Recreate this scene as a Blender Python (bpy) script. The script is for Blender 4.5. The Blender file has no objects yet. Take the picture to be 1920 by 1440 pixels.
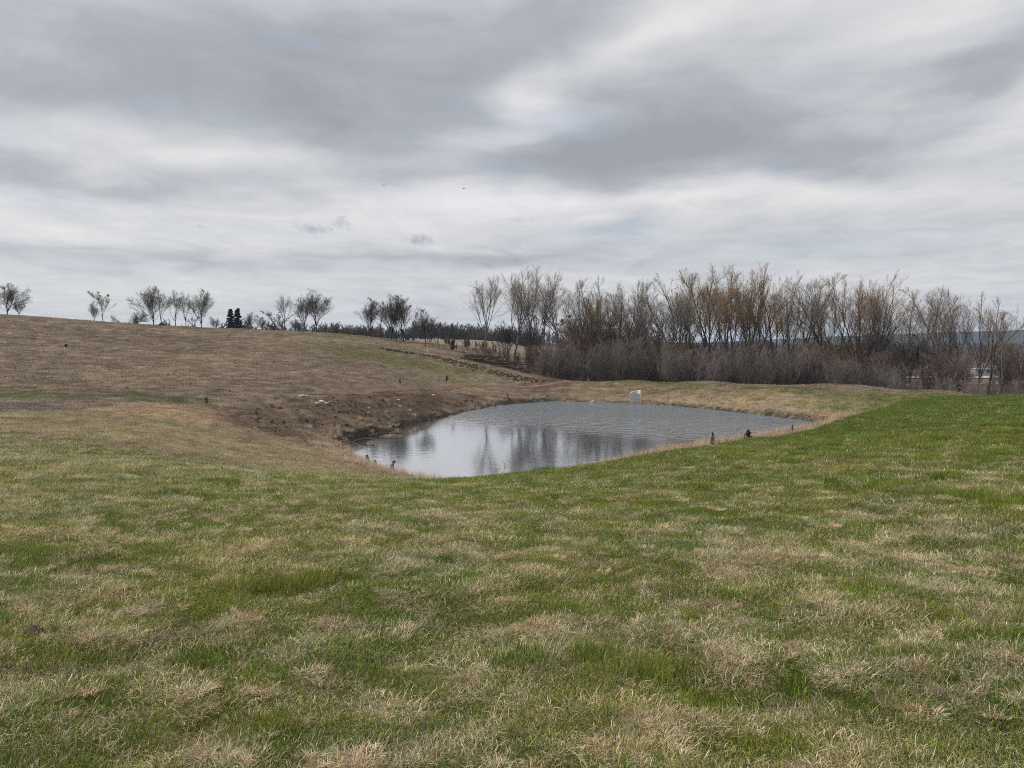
import bpy, math, random
import numpy as np
from mathutils import Vector

C = bpy.context.scene
col = C.collection
rng = np.random.default_rng(7)
F = 1443.0                       # focal length of the photograph in its own pixels (1920 wide)
EYE = 7.2                        # eye height above the pond's water level (water is z = 0)
PITCH = math.atan(75 / F)

# ------------------------------------------------------------------ camera, sky, sun, exposure
cam = bpy.data.cameras.new('camera'); camo = bpy.data.objects.new('camera', cam); col.objects.link(camo)
cam.sensor_width = 36; cam.lens = 36 * F / 1920; cam.clip_start = 0.05; cam.clip_end = 30000
camo.location = (0, 0, EYE); camo.rotation_euler = (math.pi / 2 - PITCH, 0, 0)
C.camera = camo
SUN_EL, SUN_AZ = math.radians(42), math.radians(-80)      # azimuth measured from +Y (straight ahead) to the right
sun = bpy.data.lights.new('sun', 'SUN'); sun.energy = 3.3; sun.angle = math.radians(10); sun.color = (1, .95, .87)
suno = bpy.data.objects.new('sun', sun); col.objects.link(suno)
sd_ = Vector((math.sin(SUN_AZ) * math.cos(SUN_EL), math.cos(SUN_AZ) * math.cos(SUN_EL), math.sin(SUN_EL)))
suno.rotation_euler = sd_.to_track_quat('Z', 'Y').to_euler()
vs = C.view_settings; vs.view_transform = 'Standard'; vs.look = 'None'; vs.gamma = 1; vs.exposure = 0.24; vs.use_curve_mapping = False
C.render.engine = 'CYCLES'
cy = C.cycles; cy.max_bounces = 6; cy.diffuse_bounces = 3; cy.glossy_bounces = 3; cy.transparent_max_bounces = 6
cy.use_denoising = False; cy.filter_width = 1.0; cy.volume_bounces = 0; cy.sample_clamp_indirect = 4

W = bpy.data.worlds.new('World'); C.world = W; W.use_nodes = True
def nd(nt, typ, **kw):
    n = nt.nodes.new(typ)
    for k, v in kw.items():
        if k.startswith('i_'):
            key = k[2:]; key = int(key) if key.isdigit() else key
            n.inputs[key].default_value = v
        else: setattr(n, k, v)
    return n
def mth(nt, op, a, b=None, c=None, clamp=False):
    n = nt.nodes.new('ShaderNodeMath'); n.operation = op; n.use_clamp = clamp
    for i, v in enumerate((a, b, c)):
        if v is None: continue
        if isinstance(v, (int, float)): n.inputs[i].default_value = v
        else: nt.links.new(v, n.inputs[i])
    return n.outputs[0]
def px_az(px): return math.atan((px - 960) / F)
def px_el(px, py):
    v = Vector(((px - 960) / F, 1.0, (720 - py) / F))
    c_, s_ = math.cos(PITCH), math.sin(PITCH)
    return math.atan2(v.z * c_ - v.y * s_, math.hypot(v.x, v.y * c_ + v.z * s_))

def build_sky():
    nt = W.node_tree; nt.nodes.clear(); L = nt.links.new
    out = nd(nt, 'ShaderNodeOutputWorld'); bg = nd(nt, 'ShaderNodeBackground'); bg.inputs[1].default_value = 0.1
    L(bg.outputs[0], out.inputs[0])
    sky = nd(nt, 'ShaderNodeTexSky', sky_type='NISHITA', sun_disc=False, sun_elevation=SUN_EL, sun_rotation=SUN_AZ)
    tc = nd(nt, 'ShaderNodeTexCoord'); sp = nd(nt, 'ShaderNodeSeparateXYZ'); L(tc.outputs['Generated'], sp.inputs[0])
    x, y, z = sp.outputs
    az = mth(nt, 'ARCTAN2', x, y); el = mth(nt, 'ARCSINE', z)
    # cloud deck seen from below: direction projected on a level sheet
    zz = mth(nt, 'ADD', mth(nt, 'MAXIMUM', z, 0.0), 0.07)
    pc = nd(nt, 'ShaderNodeCombineXYZ'); L(mth(nt, 'DIVIDE', x, zz), pc.inputs[0]); L(mth(nt, 'DIVIDE', y, zz), pc.inputs[1])
    def noise(vec, scale, detail, rough, dist=0.0, off=(0, 0, 0), sc=(1, 1, 1)):
        m = nd(nt, 'ShaderNodeMapping'); m.inputs[1].default_value = off; m.inputs[3].default_value = sc; L(vec, m.inputs[0])
        n = nd(nt, 'ShaderNodeTexNoise', i_Scale=scale, i_Detail=detail, i_Roughness=rough, i_Distortion=dist); L(m.outputs[0], n.inputs['Vector'])
        return n.outputs[0]
    n1 = noise(pc.outputs[0], .6, 6, .58, .5, (3, 1, 0))
    n2 = noise(pc.outputs[0], 2.2, 7, .62, .6, (7, 2, 0), (1, .8, 1))
    ae = nd(nt, 'ShaderNodeCombineXYZ'); L(az, ae.inputs[0]); L(el, ae.inputs[1])
    n3 = noise(ae.outputs[0], 9, 5, .55, .4, (1.3, 0, 0), (.35, 2.6, 1))
    wn = noise(ae.outputs[0], 6, 3, .5, 0, (5, 2, 0), (.8, 2, 1)); wn2 = noise(ae.outputs[0], 6, 3, .5, 0, (9, 6, 0), (.8, 2, 1))
    azw = mth(nt, 'MULTIPLY_ADD', mth(nt, 'SUBTRACT', wn, .5), .17, az)
    elw = mth(nt, 'MULTIPLY_ADD', mth(nt, 'SUBTRACT', wn2, .5), .075, el)
    aw = nd(nt, 'ShaderNodeCombineXYZ'); L(azw, aw.inputs[0]); L(elw, aw.inputs[1])
    total = mth(nt, 'MULTIPLY_ADD', mth(nt, 'SUBTRACT', n1, .5), .30, 0.60)
    total = mth(nt, 'MULTIPLY_ADD', mth(nt, 'SUBTRACT', n2, .5), .38, total)
    total = mth(nt, 'MULTIPLY_ADD', mth(nt, 'SUBTRACT', n3, .5), .26, total)
    # cloud masses: (px, py, half width, half height, turn in degrees, brightness)
    for (px, py, w, h, rot, amp) in [
        (60, 190, 200, 70, 0, -.17), (560, 190, 340, 110, -8, -.19), (760, 150, 220, 120, 10, -.10), (330, 345, 420, 26, 1, -.16),
        (240, 290, 200, 36, -6, .17), (480, 290, 160, 30, -5, .13), (850, 285, 110, 34, 0, .12), (40, 425, 110, 36, 0, .10), (40, 470, 120, 20, 0, -.08),
        (985, 190, 62, 52, 30, .22), (1190, 95, 210, 34, 30, .11), (1360, 20, 110, 40, 20, .09), (1640, 50, 240, 60, 8, .09),
        (1270, 150, 220, 90, 12, -.15), (1110, 295, 210, 44, 2, -.17), (1380, 250, 300, 80, 10, -.17), (1540, 285, 130, 24, 6, -.10), (1850, 130, 200, 34, 22, -.17),
        (1650, 215, 160, 26, 18, .09), (1860, 215, 120, 34, 10, .10), (1830, 300, 200, 34, -4, -.09), (820, 390, 320, 26, 1, .13), (1100, 372, 380, 22, 0, .12), (1480, 372, 320, 30, 0, .08),
        (1140, 402, 80, 12, 0, -.10), (300, 420, 220, 30, 0, .05), (320, 478, 300, 12, 0, -.07), (870, 480, 190, 9, -2, -.12), (1010, 470, 100, 10, 0, -.04), (1760, 440, 240, 40, 0, -.04),
        (380, 40, 420, 70, 0, -.07), (1000, 60, 180, 70, 20, -.08), (1050, 10, 160, 60, 20, -.05)]:
        m = nd(nt, 'ShaderNodeMapping', vector_type='TEXTURE')
        m.inputs[1].default_value = (px_az(px), px_el(px, py), 0); m.inputs[2].default_value = (0, 0, math.radians(rot)); m.inputs[3].default_value = (w / F, h / F, 1)
        L(aw.outputs[0], m.inputs[0])
        d = nd(nt, 'ShaderNodeVectorMath', operation='DOT_PRODUCT'); L(m.outputs[0], d.inputs[0]); L(m.outputs[0], d.inputs[1])
        total = mth(nt, 'MULTIPLY_ADD', mth(nt, 'EXPONENT', mth(nt, 'MULTIPLY', d.outputs['Value'], -.8)), amp * 1.3, total)
    # small ragged grey clouds low in the sky
    nf = noise(ae.outputs[0], 95, 5, .6, .4)
    for (px, py, w, h, amp) in [(590, 430, 34, 11, -.28), (645, 420, 20, 14, -.24), (787, 448, 30, 12, -.26), (380, 424, 16, 6, -.18), (975, 412, 45, 5, -.13)]:
        m = nd(nt, 'ShaderNodeMapping', vector_type='TEXTURE')
        m.inputs[1].default_value = (px_az(px), px_el(px, py), 0); m.inputs[3].default_value = (w / F, h / F, 1)
        L(ae.outputs[0], m.inputs[0])
        d = nd(nt, 'ShaderNodeVectorMath', operation='DOT_PRODUCT'); L(m.outputs[0], d.inputs[0]); L(m.outputs[0], d.inputs[1])
        f = mth(nt, 'MULTIPLY_ADD', mth(nt, 'SUBTRACT', nf, .5), 4.2, mth(nt, 'SUBTRACT', 1.0, d.outputs['Value']))
        f = mth(nt, 'MULTIPLY', f, .75, clamp=True)
        total = mth(nt, 'MULTIPLY_ADD', f, amp * .85, total)
    cr = nd(nt, 'ShaderNodeValToRGB'); L(total, cr.inputs[0]); e = cr.color_ramp.elements
    e[0].position = .22; e[0].color = (.30, .315, .345, 1); e[1].position = .9; e[1].color = (.80, .77, .765, 1)
    for p, c_ in ((.38, (.375, .39, .42, 1)), (.56, (.525, .535, .555, 1)), (.72, (.66, .645, .65, 1))):
        k = e.new(p); k.color = c_
    vm = nd(nt, 'ShaderNodeVectorMath', operation='SCALE'); L(cr.outputs[0], vm.inputs[0]); vm.inputs['Scale'].default_value = 10.0
    # thin places low down let a little of the blue through
    thin = mth(nt, 'MULTIPLY', mth(nt, 'SUBTRACT', n3, .52, clamp=True), 1.3, clamp=True)
    for (px, py, w, h, amp) in [(1140, 402, 90, 12, .30), (1480, 478, 130, 16, .20), (150, 560, 200, 22, .18), (700, 540, 160, 16, .14)]:
        m = nd(nt, 'ShaderNodeMapping', vector_type='TEXTURE'); m.inputs[1].default_value = (px_az(px), px_el(px, py), 0); m.inputs[3].default_value = (w / F, h / F, 1); L(aw.outputs[0], m.inputs[0])
        d = nd(nt, 'ShaderNodeVectorMath', operation='DOT_PRODUCT'); L(m.outputs[0], d.inputs[0]); L(m.outputs[0], d.inputs[1])
        thin = mth(nt, 'MULTIPLY_ADD', mth(nt, 'EXPONENT', mth(nt, 'MULTIPLY', d.outputs['Value'], -.8)), amp, thin)
    mx = nd(nt, 'ShaderNodeMix', data_type='RGBA'); L(thin, mx.inputs[0]); L(vm.outputs[0], mx.inputs[6]); L(sky.outputs[0], mx.inputs[7])
    L(mx.outputs[2], bg.inputs[0])
build_sky()

# ------------------------------------------------------------------ noise and terrain
def _h(ix, iy, s):
    n = (ix * 374761393 + iy * 668265263 + s * 97471151) & 0xffffffff
    n = ((n ^ (n >> 13)) * 1274126177) & 0xffffffff
    return (n ^ (n >> 16)) & 0xffffffff
def perlin(x, y, s=0):
    x0 = np.floor(x).astype(np.int64); y0 = np.floor(y).astype(np.int64); fx = x - x0; fy = y - y0
    u = fx * fx * fx * (fx * (fx * 6 - 15) + 10); v = fy * fy * fy * (fy * (fy * 6 - 15) + 10)
    def g(i, j):
        a = _h(x0 + i, y0 + j, s) * (2 * math.pi / 4294967296.0)
        return np.cos(a) * (fx - i) + np.sin(a) * (fy - j)
    a = g(0, 0); b = g(1, 0); c_ = g(0, 1); d = g(1, 1)
    return (a + u * (b - a) + v * ((c_ + u * (d - c_)) - (a + u * (b - a)))) * 1.5
def fbm(x, y, o=4, s=0, rough=.5):
    r = 0; a = 1; t = 0
    for i in range(o):
        r = r + a * perlin(x, y, s + i * 13); t += a; a *= rough; x = x * 2.03 + 5.1; y = y * 2.03 + 1.7
    return r / t
def sstep(a, b, x):
    t = np.clip((x - a) / (b - a), 0, 1); return t * t * (3 - 2 * t)

# control heights: px column -> (distance ahead, height above the water)
CTRL = {
 -500: [(3, 5.6), (10, 5.3), (20, 4.6), (30, 4.2), (45, 4.2), (55, 4.6), (80, 8.5), (100, 11), (120, 12.5), (160, 13), (300, 12), (700, 10)],
 0: [(2, 5.55), (5, 5.45), (10, 5.1), (15, 4.6), (20, 4.15), (30, 3.55), (36, 3.25), (45, 3.2), (55, 3.4), (65, 4.3), (80, 6.0), (100, 9.1), (120, 11.6), (150, 12.4), (220, 11.5), (320, 10.5), (700, 9)],
 240: [(2, 5.55), (5, 5.4), (10, 5.05), (15, 4.5), (20, 4.0), (28, 3.2), (36, 2.9), (45, 2.9), (55, 3.1), (65, 3.8), (85, 6.0), (110, 8.3), (140, 10.8), (165, 11.2), (220, 10.5), (320, 10), (700, 9)],
 480: [(5, 5.4), (10, 5.0), (15, 4.4), (20, 3.75), (26, 2.9), (34, 1.95), (42, 1.7), (50, 1.9), (58, 2.4), (70, 3.6), (90, 5.4), (120, 7.8), (150, 9.9), (180, 10.1), (230, 9.4), (320, 9.3), (700, 9)],
 640: [(10, 5.0), (15, 4.35), (20, 3.6), (26, 2.7), (33, 1.75), (40, 1.0), (47, .4), (53, .15), (60, 1.2), (66, 2.3), (80, 3.5), (110, 6.0), (150, 8.7), (175, 9.4), (230, 8.6), (320, 9.2), (700, 9)],
 750: [(66.5, .1), (70, .8), (74, 1.7), (80, 2.5), (95, 3.6), (120, 5.6), (150, 7.5), (170, 7.9), (220, 7.3), (300, 8.9), (340, 9.2), (700, 9)],
 870: [(83, .1), (90, .9), (100, 2.2), (115, 3.9), (130, 5.3), (150, 6.2), (200, 6.4), (300, 8.6), (330, 8.9), (700, 9)],
 960: [(2, 5.55), (5, 5.4), (10, 5.0), (15, 4.4), (20, 3.7), (23, 3.15), (30, 1.3), (35, .1), (90, .05), (97, .95), (105, 1.6), (112, 2.1), (125, 3.3), (145, 3.4), (200, 4), (320, 7.5), (700, 8)],
 1050: [(96, .05), (101, .8), (107, 1.75), (113, 1.9), (125, 1.2), (145, .6), (200, 0), (320, 2), (700, 3)],
 1200: [(5, 5.42), (10, 5.05), (15, 4.6), (20, 4.05), (26, 3.25), (32, 2.2), (40, .9), (48, .05), (93, .05), (98, .9), (104, 1.95), (109, 1.95), (118, 0), (135, -2.3), (200, -3), (400, -3), (900, -3)],
 1340: [(20, 4.3), (30, 3.1), (37, 2.15), (45, 1.1), (54, .1), (84, .05), (89, .9), (97, 2.1), (102, 2.1), (112, .2), (130, -2.6)],
 1440: [(10, 5.1), (20, 4.4), (30, 3.35), (40, 2.1), (50, 1.0), (58, .15), (76, .05), (82, .95), (91, 2.15), (96, 2.1), (106, 0), (125, -2.8), (200, -3), (400, -3), (900, -3)],
 1530: [(30, 3.55), (40, 2.45), (50, 1.25), (60, .3), (65, .15), (69, .1), (75, .85), (80, 1.5), (87, 2.3), (92, 2.25), (102, 0), (120, -2.9)],
 1600: [(10, 5.15), (20, 4.6), (30, 3.9), (40, 3.2), (50, 2.4), (60, 1.32), (67, .75), (75, 1.45), (85, 2.45), (90, 2.4), (100, .3), (118, -2.9)],
 1760: [(5, 5.5), (10, 5.3), (20, 4.8), (30, 4.3), (40, 3.8), (50, 3.3), (60, 2.95), (70, 2.65), (74, 2.6), (85, 1.0), (102, -2.5), (200, -3), (400, -3), (900, -3)],
 1920: [(2, 5.6), (10, 5.35), (20, 5.0), (30, 4.6), (40, 4.15), (48, 3.8), (54, 3.6), (64, 2.3), (82, -1), (100, -2.9)],
 2300: [(5, 5.6), (10, 5.5), (20, 5.3), (40, 4.5), (55, 3), (80, -2), (150, -3), (400, -3), (900, -3)]}
cp = []; cz = []
for px, lst in CTRL.items():
    a = math.atan((px - 960) / F)
    for d, z in lst: cp.append((a * 1.6, math.log(d / math.cos(a)))); cz.append(z)
cp = np.array(cp); cz = np.array(cz)
def tps_k(r2): return .5 * r2 * np.log(np.maximum(r2, 1e-12))
_n = len(cp); K = tps_k(((cp[:, None] - cp[None]) ** 2).sum(-1)) + np.eye(_n) * 2e-4
Pm = np.c_[np.ones(_n), cp]; A_ = np.block([[K, Pm], [Pm.T, np.zeros((3, 3))]])
wts = np.linalg.solve(A_, np.r_[cz, 0, 0, 0])
def tps(u, v):
    o = np.empty(u.size); u = u.ravel(); v = v.ravel()
    for i in range(0, u.size, 40000):
        q = np.c_[u[i:i + 40000], v[i:i + 40000]]
        r2 = (q ** 2).sum(1)[:, None] + (cp ** 2).sum(1)[None] - 2 * q @ cp.T
        o[i:i + 40000] = tps_k(np.maximum(r2, 0)) @ wts[:_n] + wts[_n] + q @ wts[_n + 1:]
    return o
SHORE = [(648, 841), (662, 829), (700, 818), (735, 809), (765, 799), (840, 784), (885, 772), (950, 759.5), (1000, 755), (1050, 753), (1120, 754.5), (1190, 757),
         (1300, 765), (1400, 776), (1470, 784), (1520, 791), (1540, 796), (1510, 802), (1440, 815), (1340, 834), (1250, 849), (1170, 864), (1100, 880), (1020, 905), (960, 920), (850, 912), (790, 899), (745, 890), (710, 878), (680, 865), (655, 850)]
def at_z(px, py, z=0.0):
    c_, s_ = math.cos(PITCH), math.sin(PITCH)
    dx, dy, dz = (px - 960) / F, 1.0, (720 - py) / F
    y_, z_ = dy * c_ + dz * s_, dz * c_ - dy * s_
    t = (z - EYE) / z_
    return (dx * t, y_ * t)
pond = np.array([at_z(*p) for p in SHORE])
def smooth_poly(p, k=6):
    out = []; n = len(p)
    for i in range(n):
        p0, p1, p2, p3 = p[i - 1], p[i], p[(i + 1) % n], p[(i + 2) % n]
        for t in np.arange(k) / k:
            out.append(.5 * ((2 * p1) + (p2 - p0) * t + (2 * p0 - 5 * p1 + 4 * p2 - p3) * t * t + (3 * p1 - p0 - 3 * p2 + p3) * t ** 3))
    return np.array(out)
pond = smooth_poly(pond)
def poly_sd(px, py, poly):
    """signed distance, negative inside"""
    d = np.full(px.shape, 1e18); ins = np.zeros(px.shape, bool); n = len(poly)
    for i in range(n):
        ax, ay = poly[i - 1]; bx, by = poly[i]
        ex, ey = bx - ax, by - ay; wx, wy = px - ax, py - ay
        t = np.clip((wx * ex + wy * ey) / (ex * ex + ey * ey + 1e-12), 0, 1)
        d = np.minimum(d, (wx - ex * t) ** 2 + (wy - ey * t) ** 2)
        if ey != 0:
            cnd = (ay > py) != (by > py)
            ins ^= cnd & (px < (ex) * (py - ay) / ey + ax)
    d = np.sqrt(d); return np.where(ins, -d, d)

R_ = np.r_[np.geomspace(.6, 125, 540)[:-1], np.geomspace(125, 6000, 90)]
A_in = np.linspace(-math.radians(44), math.radians(44), 540)
A_out = np.linspace(math.radians(44), 2 * math.pi - math.radians(44), 90)[1:-1]
AZ = np.r_[A_in, A_out]                      # one full turn, starting at -44 degrees
lnR = np.log(R_); NR, NA = len(R_), len(AZ)
def sample(grid, x, y):
    """bilinear value of a grid over (ring, azimuth)"""
    r = np.log(np.maximum(np.hypot(x, y), .61)); a = np.arctan2(x, y); a = np.where(a < AZ[0], a + 2 * math.pi, a)
    i = np.interp(r, lnR, np.arange(NR)); j = np.interp(a, np.r_[AZ, AZ[0] + 2 * math.pi], np.arange(NA + 1))
    i0 = np.minimum(i.astype(int), NR - 2); j0 = np.minimum(j.astype(int), NA - 1); j1 = (j0 + 1) % NA
    fi = i - i0; fj = j - j0
    if grid.ndim == 3: fi = fi[..., None]; fj = fj[..., None]
    return (grid[i0, j0] * (1 - fi) * (1 - fj) + grid[i0 + 1, j0] * fi * (1 - fj) + grid[i0, j1] * (1 - fi) * fj + grid[i0 + 1, j1] * fi * fj)

RR, AA = np.meshgrid(R_, AZ, indexing='ij')
GX, GY = RR * np.sin(AA), RR * np.cos(AA)
def base_height():
    lim = math.radians(46)
    aw = np.where(AA > math.pi, AA - 2 * math.pi, AA)          # -pi..pi
    lr = np.minimum(lnR, math.log(900))
    inner = np.abs(aw) <= lim
    Z = np.zeros(RR.shape)
    Z[inner] = tps(aw[inner] * 1.6, np.minimum(np.log(RR), math.log(900))[inner])
    zl = tps(np.full(NR, -lim * 1.6), lr); zr = tps(np.full(NR, lim * 1.6), lr)
    k = sstep(-1, 1, np.sin(np.clip(aw, -math.pi / 2, math.pi / 2)))   # keeps left and right sides, meets behind
    back = np.where(aw < 0, zl[:, None], zr[:, None])
    mid = .5 * (zl + zr)[:, None]
    w = sstep(math.radians(70), math.radians(170), np.abs(aw))
    back = back * (1 - w) + mid * w
    Z = np.where(inner, Z, back)
    return Z
GZ = base_height()
near_pond = (RR > 25) & (RR < 125) & (np.abs(AA) < .6)
SD = np.full(RR.shape, 50.0)
wob = fbm(GX * .35, GY * .35, 3, 5) * .9 + fbm(GX * 1.3, GY * 1.3, 2, 9) * .35
SD[near_pond] = poly_sd(GX[near_pond], GY[near_pond], pond) - .55 + .7 * wob[near_pond]
GZ = np.where(SD < 0, np.minimum(-.02, SD * .16), np.maximum(GZ, np.where(SD < 40, .02 + np.minimum(SD * .10, .5), -99)))
# the far wooded ridge, and gently rolling distance
aw = np.where(AA > math.pi, AA - 2 * math.pi, AA)
ridge_h = 54 * sstep(.10, .60, aw) * (1 - sstep(1.3, 1.7, aw)) * (1 + .16 * fbm(aw * 14, aw * 0 + 3.3, 3, 41)) + 6
GZ = GZ + ridge_h * sstep(2300, 3300, RR) * sstep(0, .1, aw + .2)
GZ = GZ - sstep(700, 2400, RR) * 6 * sstep(.15, -.1, aw)
# lumps
amp_far = sstep(20, 60, RR) * (1 - sstep(250, 600, RR)) * sstep(.5, 4, SD)
GZ = GZ + amp_far * (fbm(GX / 9, GY / 9, 3, 21) * .30 + fbm(GX / 2.2, GY / 2.2, 3, 25) * .13)
GZ = GZ + (1 - sstep(25, 60, RR)) * (fbm(GX / .85, GY / .7, 3, 31) * .085 + fbm(GX / 4, GY / 4, 2, 35) * .07)
def ground(x, y): return float(sample(GZ, np.array([x]), np.array([y]))[0])
_dd = np.geomspace(1.5, 5000, 6000)
def at(px, py):
    """where the line of sight through a photo pixel meets the ground"""
    c_, s_ = math.cos(PITCH), math.sin(PITCH)
    dx, dz = (px - 960) / F, (720 - py) / F
    y_, z_ = c_ + dz * s_, dz * c_ - s_
    x = dx / y_ * _dd; z = EYE + z_ / y_ * _dd
    below = np.nonzero(z <= sample(GZ, x, _dd))[0]
    i = below[0] if len(below) else len(_dd) - 1
    return (x[i], _dd[i], z[i])
def col_at(px, d):
    x = (px - 960) / F * d; return (x, d, ground(x, d))
def z_of(py, d):
    return EYE + d * math.tan(math.atan((720 - py) / F) - PITCH)

# ------------------------------------------------------------------ ground colours (albedo of soil, dead grass, green grass)
GREEN = np.array((.085, .110, .028)); TAN = np.array((.330, .275, .180)); HILL = np.array((.212, .168, .126)); SOIL = np.array((.085, .060, .045))
DARKG = np.array((.085, .098, .042)); ORANGE = np.array((.33, .245, .160)); GREYB = np.array((.165, .138, .122)); TRACK = np.array((.125, .076, .050))
lnRR = np.log(RR)
def zone(pts, soft, edge=.0, sc=1.0, o=3, seed=77):
    """soft mask of a patch of ground, outlined by its corners"""
    q = []
    for p in pts:
        g = at(*p) if p[1] > 300 else col_at(p[0], p[1])     # (pixel, pixel) or (pixel column, metres ahead)
        q.append((math.atan2(g[0], g[1]), .5 * math.log(math.hypot(g[0], g[1]))))
    s = poly_sd(np.where(AA > math.pi, AA - 2 * math.pi, AA), .5 * lnRR, q)
    if edge: s = s + edge * fbm(GX / sc, GY / sc, o, seed)
    return 1 - sstep(-soft, soft, s)
COL = np.ones(RR.shape + (3,)) * HILL
def paint(mask, c_):
    global COL
    COL = COL * (1 - mask[..., None]) + np.asarray(c_) * mask[..., None]
st1 = fbm(GX / 7, GY / 1.6, 4, 51); st2 = fbm(GX / 2.0, GY / .9, 3, 55); bl = fbm(GX / 14, GY / 14, 3, 59); fine = fbm(GX / .8, GY / .8, 3, 63)
st3 = fbm((GX + .25 * GY) / 10, (GY - .12 * GX) / .9, 4, 53)
COL = COL * (1 + .40 * st1 + .38 * st2 + .24 * bl + .3 * fine + .36 * st3)[..., None]
paint(.55 * sstep(.12, .5, bl), np.array((.25, .205, .125)))
paint(.35 * sstep(.15, .5, -bl), np.array((.175, .128, .100)))
paint(.6 * sstep(.25, .45, st1), np.array((.13, .092, .072)))
paint(.55 * sstep(.28, .4, st3) * sstep(-.1, .3, st2), np.array((.09, .065, .052)))
# far fields
paint(sstep(.02, .09, aw) * sstep(112, 135, RR), np.array((.12, .095, .072)))
paint(sstep(700, 1500, RR), np.array((.085, .075, .06)))

# ground near the pond and on the dam
z_dam = zone([(1050, 753), (1040, 708), (1130, 714), (1300, 717), (1600, 733), (1760, 737), (1700, 770), (1560, 797), (1470, 784), (1300, 765)], .012, .02, 2)
paint(z_dam, np.array((.21, .162, .108)) * (1 + .35 * st1 + .3 * st2)[..., None])
paint(z_dam * .55 * sstep(.1, .4, fbm(GX / 3, GY / 3, 3, 91)), SOIL * 1.3)
paint(.75 * zone([(1230, 757), (1330, 740), (1500, 735), (1660, 760), (1600, 785), (1480, 782), (1350, 768)], .02, .03, 3), np.array((.27, .225, .13)) * (1 + .3 * st2)[..., None])
paint(.7 * zone([(1380, 736), (1460, 733), (1510, 745), (1420, 753)], .012, .03, 2), ORANGE * .85)
paint(.8 * zone([(1150, 715), (1300, 718), (1600, 734), (1930, 742), (1930, 758), (1760, 752), (1600, 748), (1300, 725), (1150, 718)], .010, .03, 4), np.array((.125, .125, .052)))
paint(.55 * zone([(1480, 762), (1560, 745), (1650, 738), (1760, 742), (1660, 780), (1560, 797), (1530, 790)], .03, .06, 3), np.array((.15, .15, .062)) * (1 + .25 * st2)[..., None])
paint(.85 * zone([(985, 723), (1010, 714), (1045, 706), (1095, 711), (1062, 724), (1010, 731)], .010, .03, 2), TRACK * (1 + .3 * st2)[..., None])
m_green = zone([(-300, 1.2), (-300, 804), (0, 815), (120, 822), (300, 852), (450, 876), (620, 896), (700, 22), (960, 23), (1120, 24), (1200, 29), (1340, 47), (1450, 56), (1540, 66), (1600, 781), (1680, 762), (1740, 744), (1930, 744), (2300, 50), (2300, 1.2)], .035, .09, 2.5)
m_soft = zone([(-300, 1.2), (-300, 804), (0, 815), (120, 822), (300, 852), (450, 876), (620, 896), (700, 22), (960, 23), (1120, 24), (1200, 29), (1340, 47), (1450, 56), (1540, 66), (1600, 781), (1680, 762), (1740, 744), (1930, 744), (2300, 50), (2300, 1.2)], .085, .10, 2.5)
m_green = m_green + (m_soft - m_green) * sstep(.22, .36, aw)
m_green = np.where((RR < 5) | ((np.abs(aw) > .72) & (RR < 35)), 1.0, m_green)
z_tan = zone([(-200, 774), (0, 772), (130, 769), (250, 786), (420, 806), (560, 832), (640, 852), (690, 884), (700, 24), (620, 893), (450, 873), (300, 850), (120, 818), (0, 812), (-200, 800)], .035, .09, 2)
paint(z_tan * .9, TAN * (1 + .25 * st1 + .25 * st2)[..., None] * np.array((.88, .86, .8)))
paint(z_tan * .4 * sstep(.05, .4, fbm(GX / 3, GY / 1.5, 3, 101)), GREEN * 1.3 + .02)
paint(.85 * zone([(180, 768), (260, 757), (330, 757), (420, 775), (440, 795), (380, 797), (300, 786), (220, 778)], .008, .02, 2), ORANGE * (1 + .35 * st2)[..., None])
paint(.85 * zone([(-200, 752), (0, 753), (60, 752), (130, 758), (140, 769), (0, 771), (-200, 773)], .006, .02, 2), GREYB * (1 + .4 * st2)[..., None])
paint(.8 * zone([(-200, 735), (0, 733), (200, 736), (390, 745), (400, 757), (330, 757), (200, 748), (0, 746), (-200, 748)], .012, .03, 3), DARKG * (1 + .25 * st2)[..., None])
paint(.75 * zone([(600, 648), (660, 650), (760, 668), (885, 695), (870, 706), (800, 700), (700, 678), (620, 660)], .016, .03, 4), np.array((.125, .125, .054)))
paint(.4 * zone([(380, 622), (420, 620), (440, 626), (400, 630)], .01, .02, 4), np.array((.14, .125, .06)))
paint(.35 * zone([(560, 610), (780, 660), (880, 690), (860, 720), (700, 690), (560, 650)], .03, .05, 6), np.array((.19, .165, .09)))
bankn = fbm(GX / 3.2, GY / 2.0, 4, 111)
z_bank = zone([(400, 776), (470, 752), (560, 746), (640, 741), (720, 735), (790, 733), (870, 741), (960, 748), (1060, 745), (1060, 755), (950, 761), (860, 779), (790, 793), (700, 814), (645, 838), (600, 842), (520, 815), (440, 796)], .012, .03, 3)
paint(z_bank * (.42 + .45 * sstep(-.25, .25, bankn)), SOIL * 1.4 * (1 + .3 * st2)[..., None])
bs = fbm((GX - .7 * GY) / 1.1, (GX * .6 + GY) / 6, 3, 118)               # furrows running down to the water
paint(z_bank * .6 * sstep(.05, .4, fbm(GX / 1.7, GY / 1.2, 3, 117) + .5 * bs), np.array((.215, .165, .11)))
paint(z_bank * .75 * sstep(.10, .34, -bs), SOIL * .6)
paint(.75 * zone([(690, 737), (790, 735), (870, 745), (930, 752), (850, 778), (780, 790), (740, 760)], .012, .03, 3) * sstep(-.25, .2, bankn), SOIL * (1 + .3 * st2)[..., None])
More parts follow.
